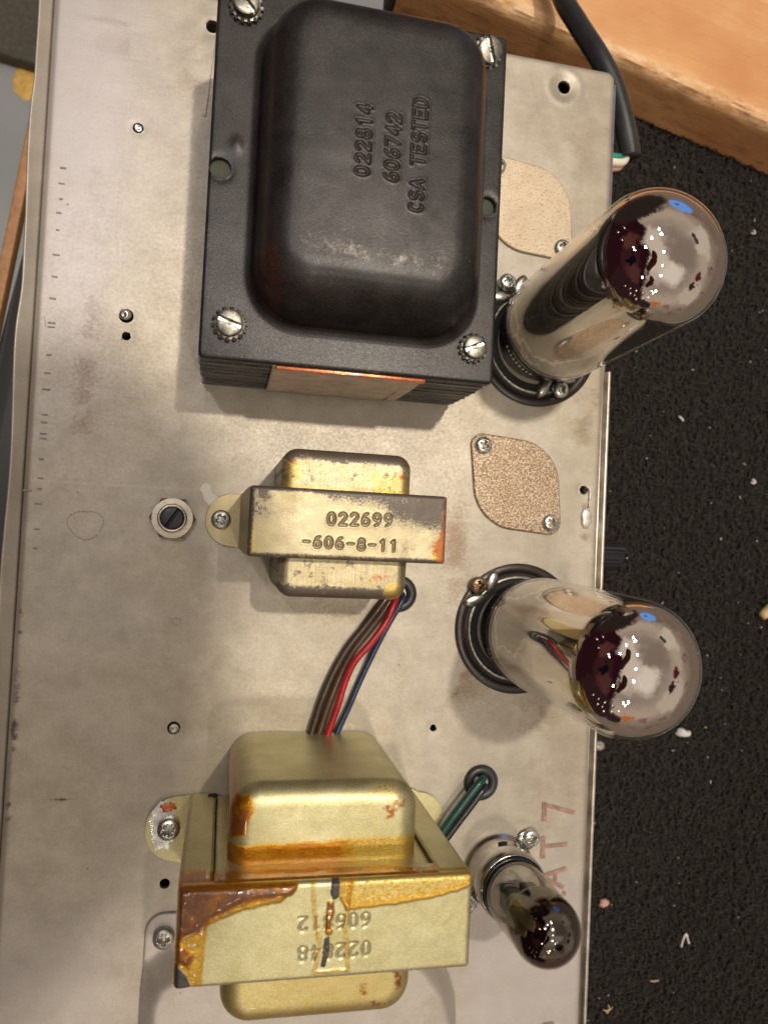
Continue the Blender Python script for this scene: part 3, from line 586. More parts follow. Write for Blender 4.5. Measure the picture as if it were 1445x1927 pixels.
# paper wrap that shows between the laminations
ny = 40; vv_ = []; xs = np.linspace(10.4, 54.4, ny)
for i, zz_ in enumerate((ZP-2.0, ZP-4.5, ZP-9, 26, 16, 8, 5.2)):
    for x_ in xs:
        xx = x_+(-1.0-.0 if x_ < 30 else -2.6*(ZP-zz_)/38*1.0)*(1 if x_ > 53 else .0)
        wv_ = .5*math.sin(x_*.4+zz_*.1)*(.4+i*.12); vv_.append((x_-(0 if x_ < 50 else (ZP-zz_)*.05), 46.2-.25*i*.4-.6*math.sin(math.pi*i/6)+wv_*.25, zz_))
ff = [(i*ny+j, i*ny+j+1, (i+1)*ny+j+1, (i+1)*ny+j) for i in range(6) for j in range(ny-1)]
o = mk('paper_wrap', vv_, ff, M['paper'], pt); sm = o.modifiers.new('thickness', 'SOLIDIFY'); sm.thickness = .4*S; sm.offset = 1
b = MB(); b.box(11.5, 54.6, 45.2, 46.6, ZP-3.8, ZP-1.55, .3); b.build('orange_tape_edge', M['copper'], pt)
# ------------------------------------------------------------------ choke (small transformer)
ck = Th('choke_transformer', 'small worn brassy transformer stamped 022699 beside the hex nut', 'transformer', (34, 2.5, 0))
ZC = 42
def coverz(zt, r, p=2.0): return lambda d, x, y: zt+arcprof(d, r, p)
for (ya, yb, nm) in ((8, 24.3, 'coil_cover'), (-18.9, -3, 'coil_cover')):
    v, f, dd = shell(34.2, (ya+yb)/2, 19.2, (yb-ya)/2, 4.6, lambda d, x, y: 36+arcprof(d, 3.4)+(fbm(x, y, 6, 5)-.5)*.2, 1.0, .35, 3.4)
    X, Y = v[:, 0], v[:, 1]; out_ = (Y-8) if ya > 0 else (-3-Y); L_ = yb-ya; n2 = fbm(X, Y, 2.2, 9, 4)
    Gd = sst(out_, L_-4.6, L_-2.0)*(.55+n2)+.5*sst(fbm(X, Y, 3, 6), .62, .7)+.8*sst(3.0-np.minimum(X-15, 53.4-X), 0, 2.5)*n2
    if ya > 0: Rm = .13*sst(pdist(X, Y, [(15.5, 22), (19, 22.5), (20.5, 15), (16, 12)]), -.6, .8)+.10*sst(pdist(X, Y, [(40, 19), (52, 18), (53, 12), (42, 13)]), -.5, .8)+.08*sst(-Y, -14.2, -13.2); Bd = .8*G(18.5, 20, 1.5, 2)+.8*G(50.5, 18, 2, 2.5)+.7*(np.exp(-((np.hypot(X-24, (Y-21)*1.2)-2.6)/.4)**2))+.6*np.exp(-((np.hypot((X-43)*.7, Y-19)-3.6)/.35)**2)*(Y < 19)
    else: Rm = .13*sst(3.2-np.hypot(X-49.5, (Y+16.2)*1.1), 0, .5); Bd = .6*sst(fbm(X, Y, 4, 3), .6, .7); Gd = Gd*(1-sst(3.4-np.hypot(X-49.5, (Y+16.2)*1.1), 0, .4))
    mk(nm, v, f, M['brass'], ck, attr=np.stack([np.clip(Rm, 0, 1), np.clip(Gd, 0, 1), np.clip(Bd, 0, 1), 0*X], -1))
TX = strokes('022699', (29.0, 4.1), (3.28, .10), (-.03, 1), 3.5)+strokes('-606-8-11', (22.3, -2.6), (3.13, -.02), (0, 1), 3.2)
def ckz(d, x, y):
    D = sdist(x, y, TX); return ZC+arcprof(d, 1.3)+(fbm(x, y, 9, 12, 3)-.5)*.3-.36*np.clip(1-D/.45, 0, 1)**.7+.05*np.exp(-((D-.65)/.2)**2)
v, f, dd = shell(34.5, 2.5, 28.4, 9.9, 1.0, ckz, ZC-2.0, .24, 1.3)
X, Y = v[:, 0], v[:, 1]; D = sdist(X, Y, TX); n2 = fbm(X, Y, 2.5, 19, 4); n3 = fbm(X, Y, 7, 41)
Gd = .8*sst(1.8-dd, 0, 1.3)*(.5+n2)+1.0*sst(pdist(X, Y, [(26, 12.6), (64, 12.6), (62, 2), (47, 5), (44, 8.8), (28, 9.5)]), -4.0, 5.0)*(.5+.75*n3)+.7*G(14, 5.5, 6, 1.5)*n2+.75*G(9, 8.5, 3.5, 4)*n2*1.4+.55*G(52, -4, 3, 4)*n2+.25*n2
Rm = .18*sst(3.0-(X-6.1), 0, 2.5)*sst(-Y, -4, 2)+.45*sst(2.6-(62.9-X), 0, 1.8)+.55*G(61.3, -5.5, 1.8, 2.5); Bd = 1.0*G(61.5, -4.5, 2.4, 4)+.6*sst(2.8-(62.9-X), 0, 2)+.4*sst(n3, .6, .7)
mk('strap_top', v, f, M['brassp'], ck, attr=np.stack([np.clip(Rm, 0, 1), np.clip(Gd, 0, 1), np.clip(Bd, 0, 1), np.clip(1-D/.5, 0, 1)], -1))
at0 = lambda b, q=(.02, .25, .1, 0): np.tile(q, (len(b.v), 1))
b = MB(); b.add([(6.1, -7.3, ZC-1.8), (6.1, 12.3, ZC-1.8), (4.4, 11.4, .9), (4.4, -6.0, .9), (7.6, -7.3, ZC-1.8), (7.6, 12.3, ZC-1.8), (5.9, 11.4, .9), (5.9, -6.0, .9)], [(0, 3, 2, 1), (4, 5, 6, 7), (0, 4, 7, 3), (1, 2, 6, 5), (0, 1, 5, 4), (2, 3, 7, 6)])
b.build('strap_leg', M['brassp'], ck, smooth=False, attr=at0(b))
b = MB(); b.box(61.2, 62.8, -7.2, 12.2, .9, ZC-1.8); b.build('strap_leg', M['brassp'], ck, smooth=False, attr=at0(b))
b = MB(); b.box(7.8, 61, -6.9, 11.9, 3, ZC-2.1); b.build('core', M['lam'], ck, smooth=False)
def tab(par, cx, cy, r, xe, ylo, yhi, z0=.35, th=1.0, mat='brassp', left=True, q=(.05, .1, .1, 0), hole=None):
    """half-round mounting foot with its straight side at x = xe"""
    n = 26; P = []
    for k in range(n+1):
        a = math.pi/2+math.pi*k/n if left else math.pi/2-math.pi*k/n
        P.append((cx+r*math.cos(a), cy+r*math.sin(a)))
    P = [(xe, yhi)]+P+[(xe, ylo)]; m2 = len(P)
    v = [(x, y, z0+th) for x, y in P]+[(cx+(x-cx)*1.01, cy+(y-cy)*1.01, z0+th*.7) for x, y in P]+[(x, y, z0) for x, y in P]
    f = [tuple(range(m2))]+[(i+q_*m2, (i+1) % m2+q_*m2, (i+1) % m2+(q_+1)*m2, i+(q_+1)*m2) for q_ in (0, 1) for i in range(m2)]
    bm = bmesh.new(); vs = [bm.verts.new(p) for p in v]
    for g in f: bm.faces.new([vs[i] for i in g])
    bmesh.ops.triangulate(bm, faces=[bm.faces[:][0]]) if False else None
    bm.normal_update(); bmesh.ops.recalc_face_normals(bm, faces=bm.faces[:])
    vv2 = [tuple(x.co) for x in bm.verts]; bm.verts.index_update(); ff2 = [tuple(x.index for x in g.verts) for g in bm.faces]; bm.free()
    return mk('mounting_foot', vv2, ff2, M[mat], par, smooth=False, attr=np.tile(q, (len(vv2), 1)))
tab(ck, 2.2, 2.8, 8.6, 5.6, -6, 11.5)
tab(ck, 66, 3.0, 7.6, 62.9, -5, 10.6, left=False)
phillips(ck, (-1.6, 2.9, 1.4), 3.1, 'dirtyzinc', .5)
b = MB(); b.add([(-9.2, 12.6, .2), (-7.5, 14.9, .2), (-5.6, 14.3, .2), (-4.6, 11.5, .2), (-1.6, 9.6, .2), (-2.4, 5.6, .2), (-4.6, 5.4, .2), (-6.5, 8.0, .2), (-7.3, 8.6, .2), (-7.9, 10.8, .2)], [tuple(range(10))[::-1]])
o = b.build('nylon_cable_clip', M['nylon'], org=(-5, 10, 0), smooth=False); sm = o.modifiers.new('t', 'SOLIDIFY'); sm.thickness = 1.1*S; sm.offset = -1; bv = o.modifiers.new('b', 'BEVEL'); bv.width = .35*S; bv.segments = 2
tag(o, 'milky nylon tab poking out from the left foot of the small brassy transformer', 'clip')
# ------------------------------------------------------------------ output transformer
ot = Th('output_transformer', 'large golden output transformer streaked with brown varnish, stamped 022848 upside down', 'transformer', (30, -97.5, 0))
ZO = 66
for (ya, yb, nm, sd) in ((-95, -66.4, 'coil_cover', 1), (-128.6, -100, 'coil_cover', 2)):
    v, f, dd = shell(30.3, (ya+yb)/2, 25.4, (yb-ya)/2, 8.0, lambda d, x, y: 53+arcprof(d, 5.5)+(fbm(x, y, 12, sd*7)-.5)*.25, 1.0, .4, 5.5)
    X, Y, Z = v[:, 0], v[:, 1], v[:, 2]; n2 = fbm(X, Y, 3, 8, 4); n1 = fbm(X, Y, 9, 18)
    if sd == 1:
        Rm = .50*sst(pdist(X, Y, [(4, -69), (10, -69), (11.5, -73), (9.5, -79), (4, -82)])+2*(n2-.5), -.3, 1.2)+.42*sst(-81.4+.8*sst(X, 28, 36)-Y+1.2*(n2-.5), -.6, .8)*(1-.55*sst(X, 32, 40))+.10*sst(G(46, -68.5, 5, 2), .3, .6)
        Bd = .8*G(47, -74, 3, 3)*n2*1.6+.5*G(28, -73, 22, 2)*n2+.85*G(8, -76, 3, 5)+.5*G(50, -71, 4, 2)
        Gd = .45*G(45, -68, 6, 1.5)+.3*G(20, -70, 3, 1)
    else:
        Rm = .55*sst(4.0-np.hypot(X-8.5, Y+129.3), 0, 1.2)+.10*sst(-Y, 112, 114); Bd = .9*np.exp(-((np.hypot(X-47, Y+120)-5)/1.3)**2)*n2*1.5+.4*n1*(Y < -119); Gd = .15*n2
    mk(nm, v, f, M['gold'], ot, attr=np.stack([np.clip(Rm, 0, 1), np.clip(Gd, 0, 1), np.clip(Bd, 0, 1), 0*X], -1))
TX = strokes('022848', (39.6, -102.7), (-3.15, -.06), (0, -1), 3.5)+strokes('606812', (39.2, -95.6), (-3.12, -.04), (0, -1), 3.4)
ox = lambda px: (px-335)/7.55-6.4+0.0
oy = lambda py: -85.5-(py-1672)/8.1
def opoly(P): return [(ox(a), oy(b_)) for a, b_ in P]
def otmask(x, y):
    w1 = 2.0*(fbm(x, y, 5, 51)-.5); w2 = .9*(fbm(x, y, 1.6, 52)-.5)
    A = pdist(x, y, opoly([(320, 1640), (560, 1640), (548, 1690), (520, 1712), (450, 1725), (392, 1748), (386, 1900), (320, 1900)]))+w2
    Bp = pdist(x, y, opoly([(620, 1640), (900, 1640), (900, 1690), (860, 1708), (790, 1722), (700, 1730), (640, 1733), (622, 1700)]))+w2*.7
    dark = pdist(x, y, opoly([(320, 1668), (470, 1672), (552, 1676), (540, 1700), (480, 1705), (440, 1712), (395, 1735), (375, 1760), (340, 1772), (320, 1760)]))+w1*.6
    dark2 = pdist(x, y, opoly([(320, 1775), (350, 1780), (368, 1800), (362, 1825), (340, 1812), (320, 1815)]))+w2
    red = pdist(x, y, opoly([(325, 1705), (350, 1705), (365, 1735), (350, 1762), (328, 1755)]))
    strp = pdist(x, y, opoly([(575, 1665), (650, 1665), (640, 1760), (650, 1850), (585, 1850), (595, 1800), (582, 1740)]))+w2*.7
    grey = pdist(x, y, opoly([(320, 1812), (340, 1815), (358, 1838), (366, 1858), (340, 1880), (320, 1880)]))+.3*w2
    bl1 = pdist(x, y, opoly([(612, 1668), (628, 1668), (626, 1706), (615, 1712), (609, 1695)]))+.25*w2
    bl2 = pdist(x, y, opoly([(602, 1785), (612, 1780), (614, 1810), (606, 1842), (598, 1840)]))+.25*w2
    mid = pdist(x, y, opoly([(606, 1712), (616, 1712), (619, 1735), (613, 1760), (617, 1772), (608, 1785), (604, 1770), (603, 1745)]))+.6*w2
    return A, Bp, dark, dark2, red, strp, grey, bl1, bl2, mid
def otz(d, x, y):
    D = sdist(x, y, TX); A, Bp, dark, dark2, red, strp, grey, b1, b2, mid = otmask(x, y)
    z = ZO+arcprof(d, 1.4)+(fbm(x, y, 15, 61)-.5)*.35-.30*np.clip(1-D/.36, 0, 1)**.7
    z = z+sst(d, 0, 1)*(.35*sst(A, 0, 1.2)+.3*sst(Bp, 0, .6)*np.exp(-np.maximum(Bp, 0)/1.2)+.5*sst(dark, 0, 2)+.5*sst(dark2, 0, 1.5)+.5*sst(red, 0, 2)+.12*np.exp(-(strp/.45)**2)+.25*sst(b1, 0, .5)+.25*sst(b2, 0, .5)+(.15+.35*fbm(x, y, 1.2, 3))*sst(mid, -.2, .6)+.25*sst(grey, 0, .3))
    return z+.22*sst(A, 0, 1)*(fbm(x, y, 2.5, 71)-.5)*2
v, f, dd = shell(30.3, -97.5, 36.6, 11.95, 1.0, otz, ZO-2.6, .26, 1.4)
X, Y = v[:, 0], v[:, 1]; D = sdist(X, Y, TX); A, Bp, dark, dark2, red, strp, grey, b1, b2, mid = otmask(X, Y); n2 = fbm(X, Y, 1.5, 9)
Rm = sst(A, 0, 1.0)*.22+sst(A, 0, .3)*.12*np.exp(-np.maximum(A, 0)/.8)+sst(Bp, 0, .5)*(.15+.19*np.exp(-np.maximum(Bp, 0)/1.2))+sst(dark, -.4, 1.4)*.75+sst(dark2, -.3, 1)*.6+.18*np.exp(-(strp/.55)**2)+.11*sst(strp, 0, 1)*sst(Y+93, -2, 2)*0+.55*sst(mid, -.3, .5)*n2*1.6
Gd = 1.0*sst(grey, -.1, .2)+1.0*sst(b1, -.1, .2)+1.0*sst(b2, -.1, .2)+.4*sst(mid, 0, .5)*sst(n2, .5, .6)+.55*sst(1.6-(Y+109.45), 0, 1.5)*n2*1.3+.12*fbm(X, Y, 6, 33)
Rm = np.where((grey > 0) | (b1 > 0) | (b2 > 0), 0.05, Rm); Bd = .8*sst(mid, 0, 1)*n2+.35*G(60, -104, 3, 2)
mk('strap_top', v, f, M['gold'], ot, attr=np.stack([np.clip(Rm, 0, 1), np.clip(Gd, 0, 1), np.clip(Bd, 0, 1), np.clip(1-D/.4, 0, 1)*.9], -1))
def gp(name, mb, q=(.03, .1, .1, 0), **k): return mb.build(name, M['gold'], ot, attr=np.tile(q, (len(mb.v), 1)), **k)
def gridbox(name, x0, x1, y0, y1, z0, z1, maskf, b=.35):
    """north-facing plate with a vertex grid so that varnish masks can vary with height"""
    nx, nz = 60, 44; xs = np.linspace(x0, x1, nx); zs = np.linspace(z1, z0, nz); XX, ZZ = np.meshgrid(xs, zs)
    e = np.minimum(np.minimum(XX-x0, x1-XX), np.minimum(ZZ-z0, z1-ZZ)); YY = y1-b*(1-np.clip(e/(b*2), 0, 1))
    v = np.stack([XX, YY, ZZ], -1).reshape(-1, 3); idx = np.arange(nx*nz).reshape(nz, nx)
    f = np.stack([idx[:-1, :-1], idx[:-1, 1:], idx[1:, 1:], idx[1:, :-1]], -1).reshape(-1, 4)
    ring = np.concatenate([idx[0, :], idx[1:, -1], idx[-1, -2::-1], idx[-2:0:-1, 0]]); sk = v[ring].copy(); sk[:, 1] = y0; n0 = len(v); v = np.vstack([v, sk]); m2 = len(ring); i = np.arange(m2)
    f = np.vstack([f, np.stack([ring[i], ring[(i+1) % m2], n0+(i+1) % m2, n0+i], -1)])
    mk(name, v, f[:, ::-1], M['gold'], ot, attr=maskf(v[:, 0], v[:, 2]), sharp=50)
def nm_(x, z):
    n = fbm(x, z, 3, 5); d = ZO-1.4-z
    Rr = .62*sst(9-d+3*(n-.5)-5*sst(x, 30, 60), 0, 3)*(1-.45*sst(x, 30, 62)); return np.stack([np.clip(Rr, 0, 1), .15*n+.5*sst(n, .62, .68)*(d < 4), .1*n, 0*x], -1)
gridbox('side_flange', -6.2, 1.6, -90, -85.6, .4, ZO-2.0, nm_)
gridbox('side_flange', 58.6, 66.8, -90, -85.6, .4, ZO-2.0, nm_)
gridbox('inner_frame', 2.0, 58.2, -91, -86.6, .4, ZO-7.4, nm_)
gridbox('top_flange', 1.8, 58.4, -90, -85.2, ZO-7.0, ZO-1.6, nm_)
b = MB(); b.box(-.2, .5, -86.3, -85.35, 4, ZO-5); b.box(4.0, 4.6, -87.2, -86.3, 3, ZO-8); gp('pressed_rib', b, smooth=False)
b = MB(); b.lathe([(.01, 0), (1.5, 0), (1.5, -.3)], (.6, -85.28, 4.2), 24, axis=(0, 1, 0)); b.build('flange_hole', M['dark_in'], ot)
b = MB(); b.box(-6.6, -5.3, -109.2, -86.2, .4, ZO-2.4); gp('strap_leg', b, (.25, .4, .2, 0), smooth=False)
b = MB(); b.box(65.9, 66.9, -109.2, -90.2, .4, ZO-2.4); gp('strap_leg', b, smooth=False)
b = MB(); b.box(-5, 65.6, -108.8, -91.2, 2, ZO-2.7); b.build('core', M['lam'], ot, smooth=False)
tab(ot, -9.6, -96.7, 10.3, -6.4, -107.6, -86.0, mat='gold', q=(.04, .1, .05, 0), th=1.2)
tab(ot, 69.5, -95.8, 8.6, 66.9, -106, -85.8, mat='gold', left=False, q=(.04, .1, .05, 0))
v, f = jag(-14.5, -95.5, 4.2, 7.8, 1.56, 1.72, seed=8); mk('scraped_patch', v, f, M['zinc'], ot)
v, f = jag(-13.2, -89.7, 2.6, 1.5, 1.58, 2.0, seed=9, k=.3); mk('varnish_drip', v, f, M['copper'], ot)
phillips(ot, (-12.6, -96.3, 1.6), 3.5, 'zinc', .5, 2.6)
# ------------------------------------------------------------------ pressed plate below the output transformer
pl = Th('pressed_cover', 'pale pressed steel cover with a raised middle under the golden output transformer', 'cover', (30, -160, 0))
def plz(d, x, y):
    r = pdist(x, y, [(-15, -140), (-8, -135), (68, -135), (74.5, -140.5), (81, -149), (84.5, -160), (86, -180), (86, -215), (-17.4, -215), (-17.4, -146)])
    return 1.15+arcprof(d, .8)+11*sst(r, -3.5, 4.5)
v, f, dd = shell(33.5, -166, 51.8, 42.6, 6, plz, .1, .8, .8)
mask = pdist(v[:, 0], v[:, 1], [(-18.3, -122), (-6, -123.2), (70, -134), (76, -139), (83, -148), (86.8, -160), (88, -215), (-18.3, -215)])
keep = (mask[f] > 0).all(1)
mk('pressed_plate', v, f[keep], M['chassis'], pl, attr=np.tile([.05, .12, .5, 0], (len(v), 1)))
phillips(pl, (-12.2, -130.7, 1.0), 3.4, 'dirtyzinc', .05, 2.6)
# ------------------------------------------------------------------ tubes and sockets
def power_tube(c, top, label, lab2, screws, ringc, seed):
    c = np.array(c, float); top = np.array(top, float); ax = top-c; hz = ax[2]; R0 = 19.0
    so = Th('tube_socket', lab2, 'socket', (ringc[0], ringc[1], 0), group='octal sockets of the two silvered tubes')
    b = MB(); b.lathe([(23.0, .3), (23.1, .8), (22.8, 1.1), (20.2, 1.1), (19.8, .8), (19.7, .3)], (ringc[0], ringc[1], 0), 96); b.build('socket_ring', M['ring'], so)
    b = MB(); b.lathe([(20.6, .45), (20.2, .55), (16.0, .5), (15.0, .45)], (ringc[0], ringc[1], 0), 64); b.build('socket_well', M['dark_in'], so)
    b = MB(); b.lathe([(19.0, .5), (18.7, 1.0), (17.6, 1.3), (17.2, .7)], (ringc[0], ringc[1], 0), 64); b.build('socket_saddle', M['greyscrew'], so)
    for (sx, sy, sm_, rz) in screws:
        uu = Vector((ringc[0]-sx, ringc[1]-sy, 0)).normalized(); vv3 = Vector((-uu.y, uu.x, 0))
        for sg in (-1, 1):
            v, f = jag(0, 0, 2.3, 4.4, 0, 1.6, seed=seed, k=.02); Mx = Matrix(((uu.x, vv3.x, 0), (uu.y, vv3.y, 0), (0, 0, 1))) @ Matrix.Rotation(sg*.5, 3, 'Z'); c3 = Vector((sx, sy, .9))+uu*3.0+vv3*sg*4.6; mk('saddle_ear', [tuple(Mx @ Vector(q)+c3) for q in v], f, M['saddle'], so)
        phillips(so, (sx, sy, 2.1), 3.0, sm_, rz, 2.3)
    o = Th('power_tube', label, 'vacuum tube', (c[0], c[1], 1.8), group='fat silvered power tubes')
    def prof(r0, z0, zs):
        P = [(r0*.80, z0), (r0*.93, z0+.35), (r0*.985, z0+1.4), (r0, z0+3)]+[(r0, z) for z in np.linspace(z0+6, zs, 10)]
        hc = 13.6*r0/19; P += [(r0*math.cos(a)**.96, zs+hc*math.sin(a)) for a in np.linspace(0, math.pi/2, 34)[1:-1]]+[(.01, zs+hc)]
        return P
    b = MB(); b.lathe([(0.01, 2.5), (16.0, 2.5), (16.6, 3.2), (16.6, c[2]-.8), (17.3, c[2]+.4), (15, c[2]+.6), (.01, c[2]+.7)], (c[0], c[1], 0), 64); b.build('base', M['bakelite'], o)
    b = MB(); r_ = random.Random(seed)
    for k in range(9):
        a = math.radians(-168+k*5.5+12); p0 = Vector((c[0]+16.75*math.cos(a), c[1]+16.75*math.sin(a), 8)); Mx = Matrix.Translation(p0) @ Matrix.Rotation(a, 4, 'Z'); b.box(-.05, .05, -.35-.25*r_.random(), .35, -.6, .6, M=Mx)
    b.build('base_print', M['white'], o, smooth=False)
    axn = tuple(ax)
    L = np.linalg.norm(ax)
    b = MB(); b.lathe(prof(R0-.75, .6, L), tuple(c), 128, axis=axn); s_ = b.build('silvered_coating', M['silver'], o)
    b = MB(); b.lathe(prof(R0, 0, L), tuple(c), 128, axis=axn); b.build('glass_envelope', M['glass'], o)
    return o
power_tube((105.0, -30.3, 12), (106.6, -31.9, 70.5), 'silvered power tube whose dome mirrors the room, below the speckled cover plate with two screws', 'tube socket in a dark ring with a brown cross screw, under the lower silvered tube', [(87.2, -15.6, 'brownscrew', .2)], (103.2, -30.6), 3)
power_tube((107.3, 74.3, 12), (108.9, 77.1, 72), 'silvered power tube leaning beside the right edge of the black power transformer', 'tube socket in a dark ring under the upper silvered tube by the black transformer', [(114.8, 55.6, 'zinc', .8), (93, 92, 'zinc', .3)], (106.2, 72.2), 5)
so = Th('small_tube_socket', 'bright nickel shield socket with a cross screw, holding the small smoky tube', 'socket', (99.5, -115, 0))
b = MB(); b.lathe([(12.6, .3), (12.7, 1.3), (11.9, 1.6), (11.6, 2.4), (11.6, 8), (11.9, 9), (11.6, 14.6), (11.1, 15.2), (10.7, 14.6), (10.7, 2)], (99.8, -115.2, 0), 72); b.build('shield_base', M['shield'], so)
for (sx, sy) in ((111.2, -104.0), (88, -126.5)):
    v, f = jag(sx+(99.8-sx)*.1, sy+(-115.2-sy)*.1, 3.9, 3.7, .3, 1.1, k=.01); mk('flange_ear', v, f, M['shield'], so); phillips(so, (sx, sy, .9), 3.0, 'zinc', .2, 2.1)
for a in (95, 205): 
    aa = math.radians(a); v, f = jag(0, 0, 1.9, 1.0, 0, .25, k=.03); Mx = Matrix.Translation((99.8+11.75*math.cos(aa), -115.2+11.75*math.sin(aa), 6)) @ Matrix.Rotation(aa, 4, 'Z') @ Matrix.Rotation(math.pi/2, 4, 'Y') @ Matrix.Rotation(math.pi/2, 4, 'Z')
    mk('shield_slot', [tuple(Mx @ Vector(p)) for p in v], f, M['dark_in'], so)
st = Th('preamp_tube', 'small smoky glass tube with a dark nippled top beside the felt-pen letters', 'vacuum tube', (99.2, -115, 2))
c = (99.3, -114.9, 12); axn = (.6, -.6, 28)
def pf(r0, z0, zs, tip=True):
    P = [(r0*.9, z0), (r0, z0+1.5)]+[(r0, z) for z in np.linspace(z0+3, zs, 8)]+[(r0*math.cos(a), zs+r0*.88*math.sin(a)) for a in np.linspace(0, math.pi/2*.93, 16)[1:]]
    if tip: e = P[-1][1]; P += [(1.0, e+.25), (.85, e+1.2), (.9, e+1.9), (.5, e+2.7), (.01, e+2.9)]
    return P
b = MB(); b.lathe([(.01, 2), (10.2, 2), (10.6, 4), (10.6, 15.8), (10.9, 16.2), (10.4, 16.6), (9.5, 16.4)], (99.3, -114.9, 0), 56); b.build('dark_collar', M['bakelite'], st)
b = MB(); b.lathe(pf(10.5, 4, 28), c, 72, axis=axn); b.build('glass_envelope', M['smoke'], st)
b = MB(); b.lathe([(r, z) for r, z in pf(10.1, 4, 28, False) if z > 20], c, 72, axis=axn); b.build('getter_flash', M['getter'], st)
b = MB(); b.lathe([(.01, 5), (8.7, 5), (8.7, 5.5), (.01, 5.5)], c, 32); b.lathe([(.01, 20), (8.9, 20), (8.9, 20.4), (.01, 20.4)], c, 32); b.build('mica_spacer', M['mica'], st)
for dx in (-3.4, 3.4):
    b = MB(); b.box(c[0]+dx-2.4, c[0]+dx+2.4, c[1]-3.6, c[1]+3.6, c[2]+6, c[2]+19.5, .8); b.build('anode', M['anode'], st)
# ------------------------------------------------------------------ rounded blanking plates
def blank(cx, cy, label, screws, half, dens, seed):
    o = Th('blanking_plate', label, 'cover plate', (cx, cy, 0), group='speckled blanking plates')
    # lens shape: two arcs meeting in blunt corners that carry the screws
    (ax_, ay), (bx, by) = screws; d = np.array([bx-ax_, by-ay]); L = np.hypot(*d); u = d/L; n = np.array([-u[1], u[0]]); c0 = np.array([cx, cy]); P = []
    circ = [(ax_, ay, 4.3), (bx, by, 4.3), (cx, cy, half)]
    for k in range(180):                      # hull of the round middle and the two ears
        th = 2*math.pi*k/180; e = np.array([math.cos(th), math.sin(th)]); hs = [e[0]*x_+e[1]*y_+r_ for x_, y_, r_ in circ]; i_ = int(np.argmax(hs)); P.append(np.array(circ[i_][:2])+e*circ[i_][2])
    # blunt the ends with a rounded cap round the screw
    rings = [(1, .1), (1, .75), (.975, 1.05), (.8, 1.08), (.6, 1.08), (.4, 1.08), (.2, 1.08)]; v = []; f = []; m2 = len(P)
    for q, z in rings: v += [(*(c0+(p_-c0)*q), z) for p_ in P]
    for i in range(len(rings)-1): f += [(i*m2+j, i*m2+(j+1) % m2, (i+1)*m2+(j+1) % m2, (i+1)*m2+j) for j in range(m2)]
    f.append(tuple((len(rings)-1)*m2+j for j in range(m2)))
    X = np.array([q[0] for q in v]); at = np.tile([dens, 0, 0, 0], (len(v), 1)); mk('plate', v, f, M['spk'], o, attr=at, sharp=35)
    for (sx, sy) in screws: phillips(o, (sx, sy, 1.0), 2.95, 'dirtyzinc' if seed == 1 else 'zinc', .4+sx, 2.0)
blank(100.6, 20.6, 'brown-speckled blanking plate with two cross screws, between the two silvered tubes', [(87.2, 33.6), (113.6, 7.6)], 16.2, 1.0, 2)
blank(101, 120.5, 'pale blanking plate half hidden behind the black power transformer, top right', [(88, 134), (114.0, 107.6)], 16.2, -.3, 1)
# ------------------------------------------------------------------ studs, nut, grommets
def stud(x, y, r, label, zt=1.0, m_='zinc', tilt=(0, 0)):
    b = MB(); P = [(r, -6)]
    for k in range(10): P += [(r, -5.4+k*.6), (r*.86, -5.1+k*.6)]
    P += [(r*.9, zt-.5), (r*.75, zt), (r*.3, zt-.25), (.01, zt-.3)]; b.lathe(P, (0, 0, 0), 24)
    tag(mk('screw_end', xf(b.v, (x, y, 0), 0, tilt), b.f, M[m_], org=(x, y, 0)), label, 'screw', 'screw ends poking through the chassis')
stud(-34.5, 128.5, 1.2, 'bright screw end sunk in the small hole at the upper left of the chassis', -.1)
stud(-34.9, 67.1, 1.75, 'threaded screw end standing just above the small empty hole', 2.2, tilt=(.15, -.2))
stud(-12.8, -65.2, 1.6, 'screw end left of the brown, red and blue wires', .6, 'dirtyzinc', tilt=(.12, .1))
pn = Th('trimmer_shaft', 'nickel hex nut round a black slotted trimmer shaft, left of the small brassy transformer', 'trimmer', (-16.8, 2.5, 0))
v = []; f = []
for mode, z in ((1, .1), (1, 2.2), (.96, 2.7), (.90, 3.1), (.62, 3.15), (.6, 2.0)):
    for k in range(60):
        a = 2*math.pi*k/60; hexr = math.cos(math.pi/6)/math.cos(((a+math.pi/6) % (math.pi/3))-math.pi/6)
        rr = 7.3*hexr if mode == 1 else (min(7.3*hexr, 6.9) if mode == .96 else 7.1*mode)
        v.append((-16.8+rr*math.cos(a+.52), 2.5+rr*math.sin(a+.52), z))
for i in range(5): f += [(i*60+j, i*60+(j+1) % 60, (i+1)*60+(j+1) % 60, (i+1)*60+j) for j in range(60)]
mk('hex_nut', v, f, M['nut'], pn, sharp=30)
b = MB(); b.lathe([(4.5, .5), (4.6, 4.2), (4.2, 4.6), (3.6, 4.4), (3.4, 2.0)], (-16.8, 2.5, 0), 40); b.build('bushing', M['nut'], pn)
v, f = headmesh(3.35, 3.6, slot=.42, dome=.15); mk('shaft', xf(v, (-16.8, 2.5, .6), 1.0), f, M['blackshaft'], pn, sharp=40)
def grommet(x, y, r, label):
    b = MB(); b.lathe([(r, .1), (r*1.02, .7), (r*.92, 1.6), (r*.72, 2.0), (r*.55, 1.6), (r*.45, .6), (r*.42, -2)], (x, y, 0), 48)
    b.lathe([(r*.43, -1.5), (.01, -1.5)], (x, y, 0), 24)
    tag(b.build('rubber_grommet', M['black_rubber'], org=(x, y, 0)), label, 'grommet', 'rubber grommets in the chassis')
grommet(59.3, -19.6, 6.2, 'black rubber grommet at the lower right corner of the small brassy transformer')
grommet(92.0, -84.6, 6.1, 'black rubber grommet where the green and black wires come out')
